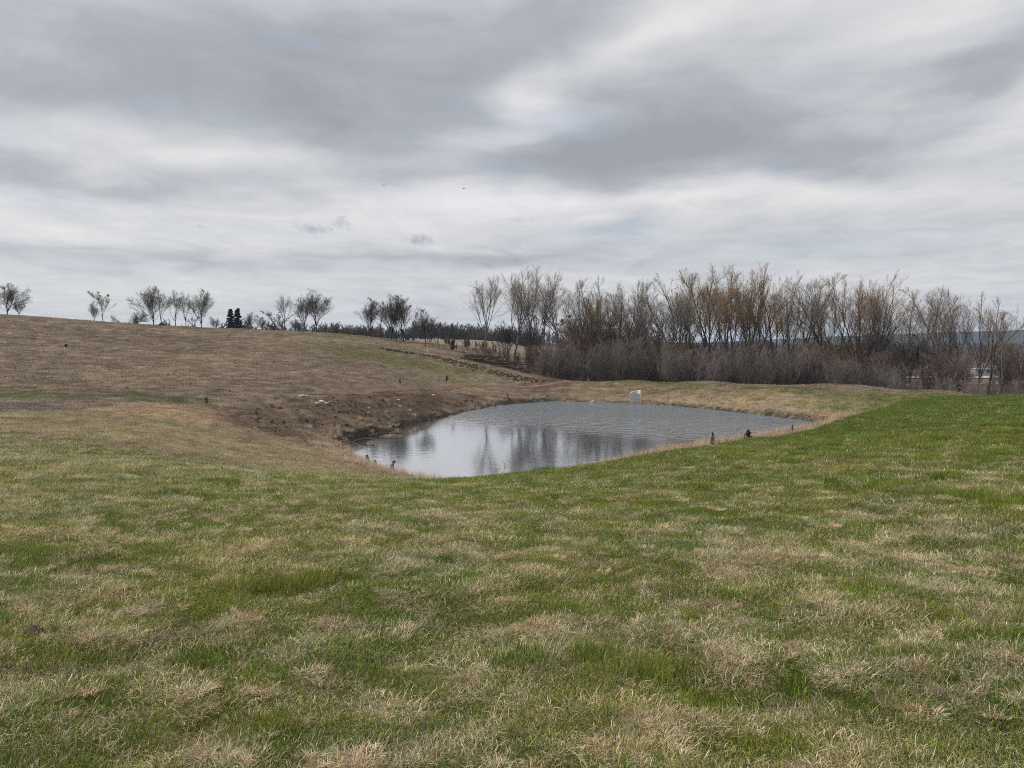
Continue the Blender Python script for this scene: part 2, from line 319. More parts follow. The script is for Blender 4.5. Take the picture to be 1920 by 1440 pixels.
# green field with dead patches
patch = .95 * fbm(GX / .38, GY / .27, 3, 121) + .34 * fbm(GX / 1.5, GY / 1.0, 3, 125) + .18 * fbm(GX / 5.0, GY / 3.5, 3, 127)
side = (.06 + .26 * sstep(10, 20, RR)) * sstep(.05, -.5, aw) - .22 * sstep(.05, .5, aw) * sstep(9, 30, RR) - .12 * sstep(10, 22, RR) * sstep(-.3, 0, aw)
stripe = .22 * fbm(GX / 9, (GY - .35 * GX) / 1.1, 3, 133) * sstep(12, 25, RR)
DEAD = sstep(-.30, .42, patch + side + stripe - .20 + .12 * sstep(16, 7, RR))
fieldc = GREEN * (1 - DEAD[..., None]) + (TAN * .86) * DEAD[..., None]
fieldc = fieldc * (1 + .25 * fbm(GX / .35, GY / .35, 2, 141) + .15 * fbm(GX / 6, GY / 6, 2, 143))[..., None]
paint(m_green, fieldc)
paint(sstep(2300, 2800, RR), np.array((.040, .042, .034)))
# water's edge: wet mud and pale dead reeds
nearshore = sstep(.16, .05, 0 * SD) if False else None
south = sstep(62, 54, GY - .28 * GX) * (.35 + .65 * sstep(-8, 2, GX))                       # the near shore, where reeds stand
edge = np.exp(-((SD - 1.6) / 1.1) ** 2)
east = sstep(5, 20, GX)
paint(.8 * edge * np.maximum(south, east), TAN * np.array((.98, .93, .9)))
paint(sstep(.9, .15, SD) * (1 - .5 * south), np.array((.045, .037, .03)))
paint(sstep(0, -.5, SD), np.array((.05, .048, .04)))
COL = np.clip(COL, .012, .5)
GZ = GZ + np.maximum(z_bank, .5 * z_dam) * sstep(.4, 2.5, SD) * (fbm(GX / 1.5, GY / 1.2, 3, 151) * .26 + .20 * bs)

def mesh_np(name, v, faces, smooth=True):
    """faces: list of int arrays (n,3) or (n,4)"""
    me = bpy.data.meshes.new(name)
    v = np.asarray(v, np.float32); faces = [np.asarray(f, np.int32) for f in faces if len(f)]
    me.vertices.add(len(v)); me.vertices.foreach_set('co', v.ravel())
    loops = np.concatenate([f.ravel() for f in faces]); tot = np.concatenate([np.full(len(f), f.shape[1], np.int32) for f in faces])
    me.loops.add(len(loops)); me.loops.foreach_set('vertex_index', loops)
    me.polygons.add(len(tot)); me.polygons.foreach_set('loop_start', np.r_[0, np.cumsum(tot)[:-1]].astype(np.int32))
    me.polygons.foreach_set('use_smooth', np.full(len(tot), smooth))
    me.update(calc_edges=True)
    return me
def link(name, me, mat=None, parent=None, loc=None):
    o = bpy.data.objects.new(name, me); col.objects.link(o)
    if mat is not None and me is not None and not me.materials: me.materials.append(mat)
    if parent: o.parent = parent
    if loc is not None: o.location = loc
    return o
def tag(o, label=None, cat=None, group=None, kind=None):
    if label: o['label'] = label
    if cat: o['category'] = cat
    if group: o['group'] = group
    if kind: o['kind'] = kind
    return o

def new_mat(name):
    m = bpy.data.materials.new(name); m.use_nodes = True; nt = m.node_tree; nt.nodes.clear()
    out = nd(nt, 'ShaderNodeOutputMaterial'); return m, nt, out
def simple_mat(name, c_, rough=.85, var=.25, scale=6, bump=.0, spec=.2):
    m, nt, out = new_mat(name); L = nt.links.new
    b = nd(nt, 'ShaderNodeBsdfPrincipled', i_Roughness=rough); b.inputs['Specular IOR Level'].default_value = spec; L(b.outputs[0], out.inputs[0])
    tc = nd(nt, 'ShaderNodeTexCoord'); n = nd(nt, 'ShaderNodeTexNoise', i_Scale=scale, i_Detail=5, i_Roughness=.65); L(tc.outputs['Object'], n.inputs['Vector'])
    mx = nd(nt, 'ShaderNodeMix', data_type='RGBA'); L(n.outputs[0], mx.inputs[0])
    mx.inputs[6].default_value = tuple(x * (1 - var) for x in c_) + (1,); mx.inputs[7].default_value = tuple(x * (1 + var) for x in c_) + (1,)
    L(mx.outputs[2], b.inputs['Base Color'])
    if bump:
        bm = nd(nt, 'ShaderNodeBump', i_Strength=.6, i_Distance=bump); L(n.outputs[0], bm.inputs['Height']); L(bm.outputs[0], b.inputs['Normal'])
    return m

def ground_mat():
    m, nt, out = new_mat('ground'); L = nt.links.new
    b = nd(nt, 'ShaderNodeBsdfPrincipled', i_Roughness=.95); b.inputs['Specular IOR Level'].default_value = .1; L(b.outputs[0], out.inputs[0])
    at_ = nd(nt, 'ShaderNodeAttribute', attribute_name='albedo'); g = nd(nt, 'ShaderNodeNewGeometry')
    n1 = nd(nt, 'ShaderNodeTexNoise', i_Scale=9, i_Detail=6, i_Roughness=.7); L(g.outputs['Position'], n1.inputs['Vector'])
    mp = nd(nt, 'ShaderNodeMapping'); mp.inputs[3].default_value = (1.2, 3.0, 3); L(g.outputs['Position'], mp.inputs[0])
    n2 = nd(nt, 'ShaderNodeTexNoise', i_Scale=1.1, i_Detail=5, i_Roughness=.65); L(mp.outputs[0], n2.inputs['Vector'])
    k = mth(nt, 'MULTIPLY_ADD', n1.outputs[0], .9, .55); k2 = mth(nt, 'MULTIPLY_ADD', n2.outputs[0], 1.0, .5)
    k = mth(nt, 'MULTIPLY', k, k2)
    v = nd(nt, 'ShaderNodeVectorMath', operation='SCALE'); L(at_.outputs['Color'], v.inputs[0]); L(k, v.inputs['Scale']); L(v.outputs[0], b.inputs['Base Color'])
    hh = mth(nt, 'ADD', n1.outputs[0], n2.outputs[0])
    bm = nd(nt, 'ShaderNodeBump', i_Strength=.7, i_Distance=.12); L(hh, bm.inputs['Height']); L(bm.outputs[0], b.inputs['Normal'])
    return m
M_ground = ground_mat()
idx = np.arange(NR * NA).reshape(NR, NA); jn = np.roll(idx, -1, axis=1)
quads = np.stack([idx[:-1], idx[1:], jn[1:], jn[:-1]], -1).reshape(-1, 4)
ctr = NR * NA
tris = np.stack([np.full(NA, ctr), idx[0], jn[0]], -1)
verts = np.c_[GX.ravel(), GY.ravel(), GZ.ravel()]; verts = np.r_[verts, [[0, 0, GZ[0].mean()]]]
me = mesh_np('ground', verts, [quads, tris])
ca = me.attributes.new('albedo', 'FLOAT_COLOR', 'POINT')
ca.data.foreach_set('color', np.c_[np.r_[COL.reshape(-1, 3), [COL[0, 0]]], np.ones(NR * NA + 1)].astype(np.float32).ravel())
tag(link('ground', me, M_ground), kind='structure')

# ------------------------------------------------------------------ pond water
def water_mat():
    m, nt, out = new_mat('pond_water'); L = nt.links.new
    b = nd(nt, 'ShaderNodeBsdfGlossy'); b.inputs['Color'].default_value = (.97, .98, 1, 1); df = nd(nt, 'ShaderNodeBsdfDiffuse'); df.inputs['Color'].default_value = (.095, .115, .128, 1)   # silty water under its mirror
    fr = nd(nt, 'ShaderNodeFresnel', i_IOR=1.333); mxs = nd(nt, 'ShaderNodeMixShader'); L(mth(nt, 'MULTIPLY', fr.outputs[0], 1.85, clamp=True), mxs.inputs[0]); L(df.outputs[0], mxs.inputs[1]); L(b.outputs[0], mxs.inputs[2]); L(mxs.outputs[0], out.inputs[0])
    g = nd(nt, 'ShaderNodeNewGeometry'); sp = nd(nt, 'ShaderNodeSeparateXYZ'); L(g.outputs['Position'], sp.inputs[0])
    nw = nd(nt, 'ShaderNodeTexNoise', i_Scale=.09, i_Detail=3); L(g.outputs['Position'], nw.inputs['Vector'])
    f = mth(nt, 'MULTIPLY_ADD', sp.outputs[0], .75, mth(nt, 'SUBTRACT', sp.outputs[1], 58))
    f = mth(nt, 'MULTIPLY_ADD', mth(nt, 'SUBTRACT', nw.outputs[0], .5), 14, f)
    lee = nd(nt, 'ShaderNodeAttribute', attribute_name='lee')
    mr = nd(nt, 'ShaderNodeMapRange', interpolation_type='SMOOTHSTEP'); L(f, mr.inputs[0]); mr.inputs[1].default_value = 5; mr.inputs[2].default_value = 36; mr.inputs[3].default_value = .006; mr.inputs[4].default_value = 1
    wind = mth(nt, 'MULTIPLY', mr.outputs[0], mth(nt, 'MULTIPLY_ADD', lee.outputs['Fac'], -.9, 1.0, True))
    rg = nd(nt, 'ShaderNodeMapRange', interpolation_type='SMOOTHSTEP'); L(f, rg.inputs[0]); rg.inputs[1].default_value = -2; rg.inputs[2].default_value = 14; rg.inputs[3].default_value = .075; rg.inputs[4].default_value = .15
    L(mth(nt, 'MULTIPLY_ADD', lee.outputs['Fac'], -.08, rg.outputs[0]), b.inputs['Roughness'])
    def wv(sc, rot, scale, det):
        mp = nd(nt, 'ShaderNodeMapping'); mp.inputs[2].default_value = (0, 0, rot); mp.inputs[3].default_value = sc; L(g.outputs['Position'], mp.inputs[0])
        n = nd(nt, 'ShaderNodeTexNoise', i_Scale=scale, i_Detail=det, i_Roughness=.5); L(mp.outputs[0], n.inputs['Vector']); return n.outputs[0]
    a = wv((.8, 1.0, 1), .45, 1.3, 3); c_ = wv((.8, 1.0, 1), -.3, 3.4, 2); gust = wv((.5, 1, 1), .1, .16, 2)
    h = mth(nt, 'MULTIPLY_ADD', c_, .22, a)
    st = mth(nt, 'MULTIPLY', wind, mth(nt, 'MULTIPLY_ADD', gust, 1.4, .3), None, True)
    bm = nd(nt, 'ShaderNodeBump', i_Distance=.95); L(st, bm.inputs['Strength']); L(h, bm.inputs['Height']); L(bm.outputs[0], b.inputs['Normal']); L(bm.outputs[0], fr.inputs['Normal'])
    return m
cen = pond.mean(0)
big = []
for i in range(len(pond)):
    t = pond[(i + 1) % len(pond)] - pond[i - 1]; nrm = np.array((t[1], -t[0])); nrm /= np.linalg.norm(nrm) + 1e-9
    if np.dot(nrm, pond[i] - cen) < 0: nrm = -nrm
    big.append(pond[i] + nrm * 1.6)
big = np.array(big)
nb_ = len(big); FR = (1, .965, .93, .88, .7, .4)
wv_ = np.r_[np.concatenate([np.c_[cen + (big - cen) * f, np.zeros(nb_)] for f in FR]), [[cen[0], cen[1], 0]]]
ring = np.arange(nb_ * len(FR)).reshape(len(FR), nb_); rn = np.roll(ring, -1, 1)
wm = mesh_np('pond_water', wv_, [np.stack([ring[:-1], rn[:-1], rn[1:], ring[1:]], -1).reshape(-1, 4), np.stack([ring[-1], rn[-1], np.full(nb_, len(wv_) - 1)], -1)])
lee = np.zeros(len(wv_)); sside = sstep(60, 54, big[:, 1] - .28 * big[:, 0]) * sstep(4, 12, big[:, 0])     # calm water in the lee of the near bank
for k_, f_ in enumerate((1, 1, .75, .15, 0, 0)): lee[ring[k_]] = sside * f_
la_ = wm.attributes.new('lee', 'FLOAT', 'POINT'); la_.data.foreach_set('value', lee.astype(np.float32))
if wm.polygons[0].normal.z < 0: wm.flip_normals()
tag(link('pond_water', wm, water_mat()), kind='structure')

# ------------------------------------------------------------------ dirt track and wheel ruts
TRACKS = []
def on_track(x, y):
    m = np.zeros(len(x), bool); i = np.nonzero((y > 60) & (y < 160) & (np.abs(x) < 40))[0]
    for P, w in TRACKS:
        for k in range(0, len(i), 4000):
            j = i[k:k + 4000]; m[j] |= (((x[j, None] - P[None, :, 0]) ** 2 + (y[j, None] - P[None, :, 1]) ** 2).min(1) < w * w)
    return m
def ribbon(name, pts, width, mat, lift, seed):
    P = np.array([(p[0], p[1]) for p in pts]); seg = np.r_[0, np.cumsum(np.hypot(*np.diff(P, axis=0).T))]
    s = np.arange(0, seg[-1], .6); x = np.interp(s, seg, P[:, 0]); y = np.interp(s, seg, P[:, 1])
    ker = np.ones(9) / 9
    if len(s) > 20:
        xs = np.convolve(np.pad(x, 4, mode='edge'), ker, 'valid'); ys = np.convolve(np.pad(y, 4, mode='edge'), ker, 'valid'); x, y = xs, ys
    tx, ty = np.gradient(x), np.gradient(y); ln = np.hypot(tx, ty); nx, ny = ty / ln, -tx / ln
    K_ = 7; rows = []
    taper = np.minimum(1, np.minimum(s, s[-1] - s) / 4 + .15)
    for k in range(K_):
        f = k / (K_ - 1) * 2 - 1
        w = width * .5 * f * taper * (1 + .45 * fbm(s * .5, s * 0 + k * .2 + seed, 3, seed))
        X, Y = x + nx * w, y + ny * w
        z = sample(GZ, X, Y)
        rows.append(np.c_[X, Y, z + lift - .05 * (abs(f) > .9)])
    TRACKS.append((np.c_[x, y], width * .55)); V = np.stack(rows, 1).reshape(-1, 3); n = len(s); q = np.arange(n * K_).reshape(n, K_)
    Q = np.stack([q[:-1, :-1], q[:-1, 1:], q[1:, 1:], q[1:, :-1]], -1).reshape(-1, 4)
    m = mesh_np(name, V, [Q]);
    if m.polygons[0].normal.z < 0: m.flip_normals()
    return tag(link(name, m, mat), kind='structure')
M_track = simple_mat('bare_track_soil', tuple(TRACK), .95, .45, 1.3, .1, .1)
M_path = simple_mat('worn_path_soil', (.165, .112, .078), .95, .45, 1.1, .08, .1)
ribbon('dirt_track', [at(*p) for p in [(800, 656), (850, 668), (900, 679), (950, 689), (1000, 700), (1050, 709), (1085, 713)]], 2.8, M_track, .05, 3)
ribbon('dirt_path', [at(*p) for p in [(1085, 713), (1062, 716), (1040, 721), (1000, 725), (930, 723), (860, 723), (780, 728), (700, 733), (620, 738), (560, 741)]], 1.2, M_path, .075, 8)

# ------------------------------------------------------------------ instancing of plants that nobody could count
def tint_mat(name, transl=.3, rough=.8, src='INSTANCER'):
    m, nt, out = new_mat(name); L = nt.links.new
    t = nd(nt, 'ShaderNodeAttribute', attribute_name='tint', attribute_type=src); s = nd(nt, 'ShaderNodeAttribute', attribute_name='shade')
    v = nd(nt, 'ShaderNodeVectorMath', operation='MULTIPLY'); L(t.outputs['Color'], v.inputs[0]); L(s.outputs['Color'], v.inputs[1])
    d = nd(nt, 'ShaderNodeBsdfDiffuse'); L(v.outputs[0], d.inputs[0])
    if transl:
        tr = nd(nt, 'ShaderNodeBsdfTranslucent'); L(v.outputs[0], tr.inputs[0]); mx = nd(nt, 'ShaderNodeMixShader'); mx.inputs[0].default_value = transl
        L(d.outputs[0], mx.inputs[1]); L(tr.outputs[0], mx.inputs[2]); L(mx.outputs[0], out.inputs[0])
    else: L(d.outputs[0], out.inputs[0])
    return m
M_blade = tint_mat('grass_blades', .35)
M_twig_i = tint_mat('brush_twigs', 0)
def set_shade(me, sh):
    a = me.attributes.new('shade', 'FLOAT_COLOR', 'POINT'); a.data.foreach_set('color', np.c_[sh, np.ones(len(sh))].astype(np.float32).ravel())
def blades(name, nb, R, L, wid, lean, curl, seed, var=.25, clump=1.0, hue=.12):
    """a clump of bent, tapering grass blades"""
    g = np.random.default_rng(seed)
    r = R * g.random(nb) ** (.5 * clump); ph = g.random(nb) * 6.283; bx, by = r * np.cos(ph), r * np.sin(ph)
    ln = g.uniform(L[0], L[1], nb); hd = g.random(nb) * 6.283 if R else ph
    hd = np.where(g.random(nb) < .5, ph + g.normal(0, .6, nb), hd)
    le = np.abs(g.normal(lean, lean * .5, nb)); cu = g.normal(curl, curl * .5, nb)
    w = wid * g.uniform(.7, 1.4, nb)
    ns = 3; P = []; x, y, z = bx, by, np.full(nb, -.01); an = le.copy()
    sx, sy = -np.sin(hd + g.normal(0, .7, nb)), np.cos(hd)
    vs_ = []
    for k in range(ns + 1):
        ww = w * (1, .9, .6, 0)[k] * .5
        if k < ns: vs_ += [np.c_[x - sx * ww, y - sy * ww, z], np.c_[x + sx * ww, y + sy * ww, z]]
        else: vs_ += [np.c_[x, y, z]]
        st = ln / ns
        x = x + np.cos(hd) * np.sin(an) * st; y = y + np.sin(hd) * np.sin(an) * st; z = np.maximum(z + np.cos(an) * st, .003 + .01 * g.random(nb))
        an = an + cu; hd = hd + g.normal(0, .25, nb)
    V = np.stack(vs_, 1)                                # nb, 7, 3
    o = (np.arange(nb) * 7)[:, None]
    q = np.concatenate([o + np.array([[0, 1, 3, 2]]), o + np.array([[2, 3, 5, 4]])]); t = o + np.array([[4, 5, 6]])
    me = mesh_np(name, V.reshape(-1, 3), [q, t])
    b = np.clip(1 + g.normal(0, var, nb), .35, 1.8)[:, None] * np.clip(1 + g.normal(0, hue, (nb, 3)) * np.array((1, .4, .8)), .5, 1.6)
    set_shade(me, np.repeat(b, 7, 0)); me.materials.append(M_blade)
    return me
def instancer(name, pts, rot, scl, ix, tint, protos):
    """one object: prototypes placed on points through geometry nodes"""
    pc = bpy.data.collections.new(name + '_kinds')
    for i, pm in enumerate(protos):
        o = bpy.data.objects.new('%s_kind_%03d' % (name, i), pm); pc.objects.link(o)
    me = bpy.data.meshes.new(name); n = len(pts); me.vertices.add(n); me.vertices.foreach_set('co', np.asarray(pts, np.float32).ravel())
    def attr(nm, typ, data, key):
        a = me.attributes.new(nm, typ, 'POINT'); a.data.foreach_set(key, np.ascontiguousarray(data).ravel())
    attr('rot', 'FLOAT_VECTOR', np.asarray(rot, np.float32), 'vector'); attr('scl', 'FLOAT_VECTOR', np.asarray(scl, np.float32), 'vector')
    attr('ix', 'INT', np.asarray(ix, np.int32), 'value'); attr('tint', 'FLOAT_COLOR', np.c_[tint, np.ones(n)].astype(np.float32), 'color')
    ng = bpy.data.node_groups.new(name + '_nodes', 'GeometryNodeTree')
    ng.interface.new_socket('Geometry', in_out='INPUT', socket_type='NodeSocketGeometry'); ng.interface.new_socket('Geometry', in_out='OUTPUT', socket_type='NodeSocketGeometry')
    gi = ng.nodes.new('NodeGroupInput'); go = ng.nodes.new('NodeGroupOutput'); iop = ng.nodes.new('GeometryNodeInstanceOnPoints'); ci = ng.nodes.new('GeometryNodeCollectionInfo')
    ci.inputs['Collection'].default_value = pc; ci.inputs['Separate Children'].default_value = True; ci.inputs['Reset Children'].default_value = True
    L = ng.links.new; L(gi.outputs[0], iop.inputs['Points']); L(ci.outputs[0], iop.inputs['Instance']); iop.inputs['Pick Instance'].default_value = True
    def na(nm, typ):
        k = ng.nodes.new('GeometryNodeInputNamedAttribute'); k.data_type = typ; k.inputs[0].default_value = nm
        return [o for o in k.outputs if o.enabled and o.name == 'Attribute'][0]
    L(na('ix', 'INT'), iop.inputs['Instance Index']); L(na('scl', 'FLOAT_VECTOR'), iop.inputs['Scale'])
    e2r = ng.nodes.new('FunctionNodeEulerToRotation'); L(na('rot', 'FLOAT_VECTOR'), e2r.inputs[0]); L(e2r.outputs[0], iop.inputs['Rotation'])
    L(iop.outputs[0], go.inputs[0])
    o = bpy.data.objects.new(name, me); col.objects.link(o)
    md = o.modifiers.new('scatter', 'NODES'); md.node_group = ng
    return tag(o, kind='stuff')

def wedge(n, r0, r1, a0=-42, a1=42):
    a = np.radians(rng.uniform(a0, a1, n)); r = np.sqrt(rng.uniform(r0 * r0, r1 * r1, n)); return r * np.sin(a), r * np.cos(a)
def slope_rot(x, y, k=.6):
    e = .4; gx = (sample(GZ, x + e, y) - sample(GZ, x - e, y)) / (2 * e); gy = (sample(GZ, x, y + e) - sample(GZ, x, y - e)) / (2 * e)
    return np.arctan(gy) * k, -np.arctan(gx) * k

def build_grass():
    G = [blades('green_grass', 110, .17, (.018, .052), .0030, .35, .3, 100 + i) for i in range(4)]                       # 0-3
    D = [blades('dead_grass', 110, .13, (.03, .085), .0028, .6, .6, 120 + i, .35, .8, .08) for i in range(4)]            # 4-7
    T = [blades('thatch', 110, .17, (.035, .10), .0028, 1.2, .3, 140 + i, .4, .9, .08) for i in range(3)]              # 8-10
    TG = [blades('tall_green_grass', 150, .14, (.05, .115), .0034, .2, .22, 160 + i) for i in range(2)]                 # 11-12
    FG = [blades('far_green_grass', 44, .30, (.04, .09), .010, .35, .3, 180 + i, .25) for i in range(3)]                # 13-15
    FD = [blades('far_dead_grass', 44, .28, (.05, .13), .010, .65, .5, 190 + i, .3, 1, .08) for i in range(4)]         # 16-19
    TU = [blades('dead_tussock', 200, .06, (.035, .09), .0027, .8, .5, 230 + i, .35, .8, .08) for i in range(3)]            # 20-22
    protos = G + D + T + TG + FG + FD + TU
    X, Y, S = [], [], []
    for r0, r1, dens, sc in ((1.7, 4, 420, .85), (4, 7, 320, .95), (7, 12, 200, 1.1), (12, 18, 120, 1.4), (18, 26, 75, 1.85)):
        n = int(dens * math.radians(84) / 2 * (r1 ** 2 - r0 ** 2)); x, y = wedge(n, r0, r1); X.append(x); Y.append(y); S.append(np.full(n, sc))
    x, y, s = map(np.concatenate, (X, Y, S)); n = len(x)
    dead = sample(DEAD, x, y); c_ = sample(COL, x, y)
    u = rng.random(n); isd = u < np.clip(dead * .74 + .09, 0, .83); v = rng.random(n)
    ix = np.where(isd, np.where(v < .55, rng.integers(4, 8, n), rng.integers(8, 11, n)), rng.integers(0, 4, n))
    tallp = fbm(x / 2.2, y / 1.6, 2, 171); tg = (~isd) & (tallp > .5) & (v < .4); ix = np.where(tg, rng.integers(11, 13, n), ix)
    hgt = 1 + .35 * fbm(x / .9, y / .9, 2, 173) + np.where(isd, .25 * (dead - .5), 0)
    tint = np.where(isd[:, None], np.array((.49, .42, .27)), np.array((.175, .215, .045)))
    warm = fbm(x / 1.6, y / 1.6, 2, 175)[:, None]
    tint = tint * (1 + .30 * rng.normal(0, 1, (n, 1)).clip(-2, 2)) * np.where(isd[:, None], 1 + warm * np.array((.12, .05, -.1)), 1 + warm * np.array((.5, .22, .3)))
    gy = (~isd) & (rng.random(n) < .12); tint[gy] = np.array((.21, .21, .085))
    rx, ry = slope_rot(x, y); sc3 = s * rng.uniform(.8, 1.25, n) ; scl = np.c_[sc3, sc3, sc3 * np.clip(hgt, .5, 1.6)]
    z = sample(GZ, x, y)
    P = [np.c_[x, y, z]]; Ro = [np.c_[rx, ry, rng.random(n) * 6.283]]; Sc = [scl]; I = [ix]; Ti = [tint]
    # matted tussocks of last year's grass, in loose groups
    x, y = wedge(4300, 1.9, 16); kk = rng.random(len(x)) < .25 + .75 * sstep(-.1, .35, sample(patch, x, y)); x, y = x[kk], y[kk]
    x = np.repeat(x, 3) + rng.normal(0, .07, len(x) * 3); y = np.repeat(y, 3) + rng.normal(0, .06, len(y) * 3); n = len(x); rx, ry = slope_rot(x, y); q = rng.uniform(.7, 1.25, n)
    P.append(np.c_[x, y, sample(GZ, x, y)]); Ro.append(np.c_[rx + rng.normal(0, .15, n), ry + rng.normal(0, .15, n), rng.random(n) * 6.283]); Sc.append(np.c_[q, q, q * .9]); I.append(rng.integers(20, 23, n))
    Ti.append(np.array((.56, .475, .325)) * (1 + .18 * rng.normal(0, 1, (n, 1)).clip(-2, 2)) * np.where(rng.random((n, 1)) < .3, np.array((.95, .86, .82)), 1))
    x, y = wedge(6500, 13, 46); kk = (sample(m_green, x, y) > .4) & (rng.random(len(x)) < .22 + .78 * sstep(-.1, .35, sample(patch, x, y) + sample(side, x, y))); x, y = x[kk], y[kk]
    n = len(x); rx, ry = slope_rot(x, y); q = rng.uniform(.6, 1.25, n) * np.interp(np.hypot(x, y), (13, 46), (.75, 1.3))
    P.append(np.c_[x, y, sample(GZ, x, y)]); Ro.append(np.c_[rx, ry, rng.random(n) * 6.283]); Sc.append(np.c_[q, q * .7, q * rng.uniform(.8, 1.5, n)]); I.append(rng.integers(16, 20, n)); Ti.append(np.array((.46, .39, .26)) * (1 + .2 * rng.normal(0, 1, (n, 1)).clip(-2, 2)))
    # the slopes farther off: coarser clumps in the colours of the ground they grow on
    X, Y, S = [], [], []
    for r0, r1, dens, sc in ((24, 34, 26, 1.0), (34, 50, 15, 1.3), (50, 75, 8, 1.7), (75, 130, 4.5, 2.2), (130, 230, 1.6, 2.8)):
        n = int(dens * math.radians(84) / 2 * (r1 ** 2 - r0 ** 2)); x, y = wedge(n, r0, r1); X.append(x); Y.append(y); S.append(np.full(n, sc))
    x, y, s = map(np.concatenate, (X, Y, S))
    keep = (sample(SD, x, y) > .25) & ~(on_track(x, y) & (rng.random(len(x)) < .85)); x, y, s = x[keep], y[keep], s[keep]; n = len(x)
    c_ = sample(COL, x, y); green = (c_[:, 1] > c_[:, 0] * 1.03)
    lum = c_.mean(1); barren = (lum < .095) & ~green; keep = ~(barren & (rng.random(n) < .75)); x, y, s, c_, green = (q[keep] for q in (x, y, s, c_, green)); n = len(x)
    mg = sample(m_green, x, y) > rng.random(n); dead = sample(DEAD, x, y); isd = np.where(mg, rng.random(n) < dead * .8, ~green)
    ix = np.where(isd, rng.integers(16, 20, n), rng.integers(13, 16, n))
    tint = np.where(mg[:, None], np.where(isd[:, None], np.array((.44, .38, .245)), np.array((.152, .190, .045))), c_ * 1.3)
    tint = tint * (1 + .2 * rng.normal(0, 1, (n, 1)).clip(-2, 2))
    rx, ry = slope_rot(x, y); sc3 = s * rng.uniform(.7, 1.3, n); scl = np.c_[sc3, sc3, sc3 * np.where(mg, .8, .7)]
    P.append(np.c_[x, y, sample(GZ, x, y)]); Ro.append(np.c_[rx, ry, rng.random(n) * 6.283]); Sc.append(scl); I.append(ix); Ti.append(tint)
    instancer('grass', np.concatenate(P), np.concatenate(Ro), np.concatenate(Sc), np.concatenate(I), np.clip(np.concatenate(Ti), .01, .7), protos)

def build_reeds():
    Rp = [blades('reed', 22, .22, (.35, .8), .011, .14, .10, 200 + i, .25, 1, .08) for i in range(3)]
    Rs = [blades('dead_sedge', 40, .3, (.15, .45), .012, .45, .35, 210 + i, .3, 1, .08) for i in range(3)]
    n = 60000; i = rng.integers(0, len(pond), n); t = rng.random((n, 1)); p = pond[i] * (1 - t) + pond[(i + 1) % len(pond)] * t
    p = p + rng.normal(0, 1.7, (n, 2)); x, y = p.T; sd = sample(SD, x, y)
    southm = sample(south, x, y); eastm = sample(east, x, y)
    w = np.exp(-((sd - .9) / 1.1) ** 2) * (southm * .9 + eastm * .45 + .05) * (.25 + 1.1 * sstep(-.25, .3, fbm(x / 2.5, y / 2.5, 2, 301)))
    k = (rng.random(n) < w * .8) & (sd > -.35); x, y, sd, southm = x[k], y[k], sd[k], southm[k]; n = len(x)
    tall = rng.random(n) < np.where(southm > .5, .5, .12)
    ix = np.where(tall, rng.integers(0, 3, n), rng.integers(3, 6, n)); s = rng.uniform(.6, 1.25, n) * np.where(tall, .85, .9)
    tint = np.array((.52, .43, .33)) * (1 + .2 * rng.normal(0, 1, (n, 1))) * np.where(rng.random((n, 1)) < .2, np.array((.85, .68, .6)), 1)
    instancer('reeds', np.c_[x, y, np.maximum(sample(GZ, x, y), -.05)], np.c_[rng.normal(0, .08, n), rng.normal(0, .08, n), rng.random(n) * 6.28], np.c_[s, s, s], ix, np.clip(tint, .02, .7), Rp + Rs)

# ------------------------------------------------------------------ bare trees
def unit(v): return v / np.maximum(np.linalg.norm(v, axis=-1, keepdims=True), 1e-9)
def grow(st, dr, ln, nseg, wander, trop, g):
    pts = [st]; d = unit(dr); step = (ln / nseg)[:, None]
    for k in range(nseg):
        d = unit(d + g.normal(0, wander, d.shape) + np.array((0, 0, trop))); pts.append(pts[-1] + d * step)
    return np.stack(pts, 1)
def sprout(P, ln, r0, m, t0, t1, ang, asd, g, up=0.0):
    B, n, _ = P.shape; t = (np.sort(g.random((B, m)), 1) * .5 + (np.arange(m) + .5) / m * .5) * (t1 - t0) + t0
    f = t * (n - 1); i = np.minimum(f.astype(int), n - 2); fr = (f - i)[..., None]; b = np.arange(B)[:, None]
    st = P[b, i] * (1 - fr) + P[b, i + 1] * fr; tg = unit(P[b, i + 1] - P[b, i])
    rv = g.normal(0, 1, tg.shape); rv[..., 2] += up; pe = unit(rv - (rv * tg).sum(-1, keepdims=True) * tg)
    a = np.clip(g.normal(ang, asd, (B, m)), .1, 1.7)[..., None]
    dr = np.cos(a) * tg + np.sin(a) * pe
    return st.reshape(-1, 3), dr.reshape(-1, 3), np.repeat(ln, m), t.reshape(-1), np.repeat(r0, m) * (1 - .75 * t.reshape(-1))
def tubes(groups):
    """groups of (points B,n,3 ; radius at start B ; radius at end B ; sides) -> verts, quads"""
    V, Q, off = [], [], 0
    for P, ra, rb, s in groups:
        B, n, _ = P.shape; tg = unit(np.gradient(P, axis=1)); ref = np.where(np.abs(tg[..., 2:3]) > .9, np.array((1., 0, 0)), np.array((0, 0, 1.)))
        u = unit(np.cross(tg, ref)); v = np.cross(tg, u); t = np.linspace(0, 1, n)[None]
        r = ra[:, None] * (1 - t) + rb[:, None] * t
        th = np.arange(s) / s * 6.2832; ring = np.cos(th)[:, None] * u[..., None, :] + np.sin(th)[:, None] * v[..., None, :]
        X = P[:, :, None] + ring * r[..., None, None]; V.append(X.reshape(-1, 3))
        q = np.arange(B * n * s).reshape(B, n, s) + off; qn = np.roll(q, -1, 2)
        Q.append(np.stack([q[:, :-1], qn[:, :-1], qn[:, 1:], q[:, 1:]], -1).reshape(-1, 4)); off += B * n * s
    return np.concatenate(V), np.concatenate(Q)
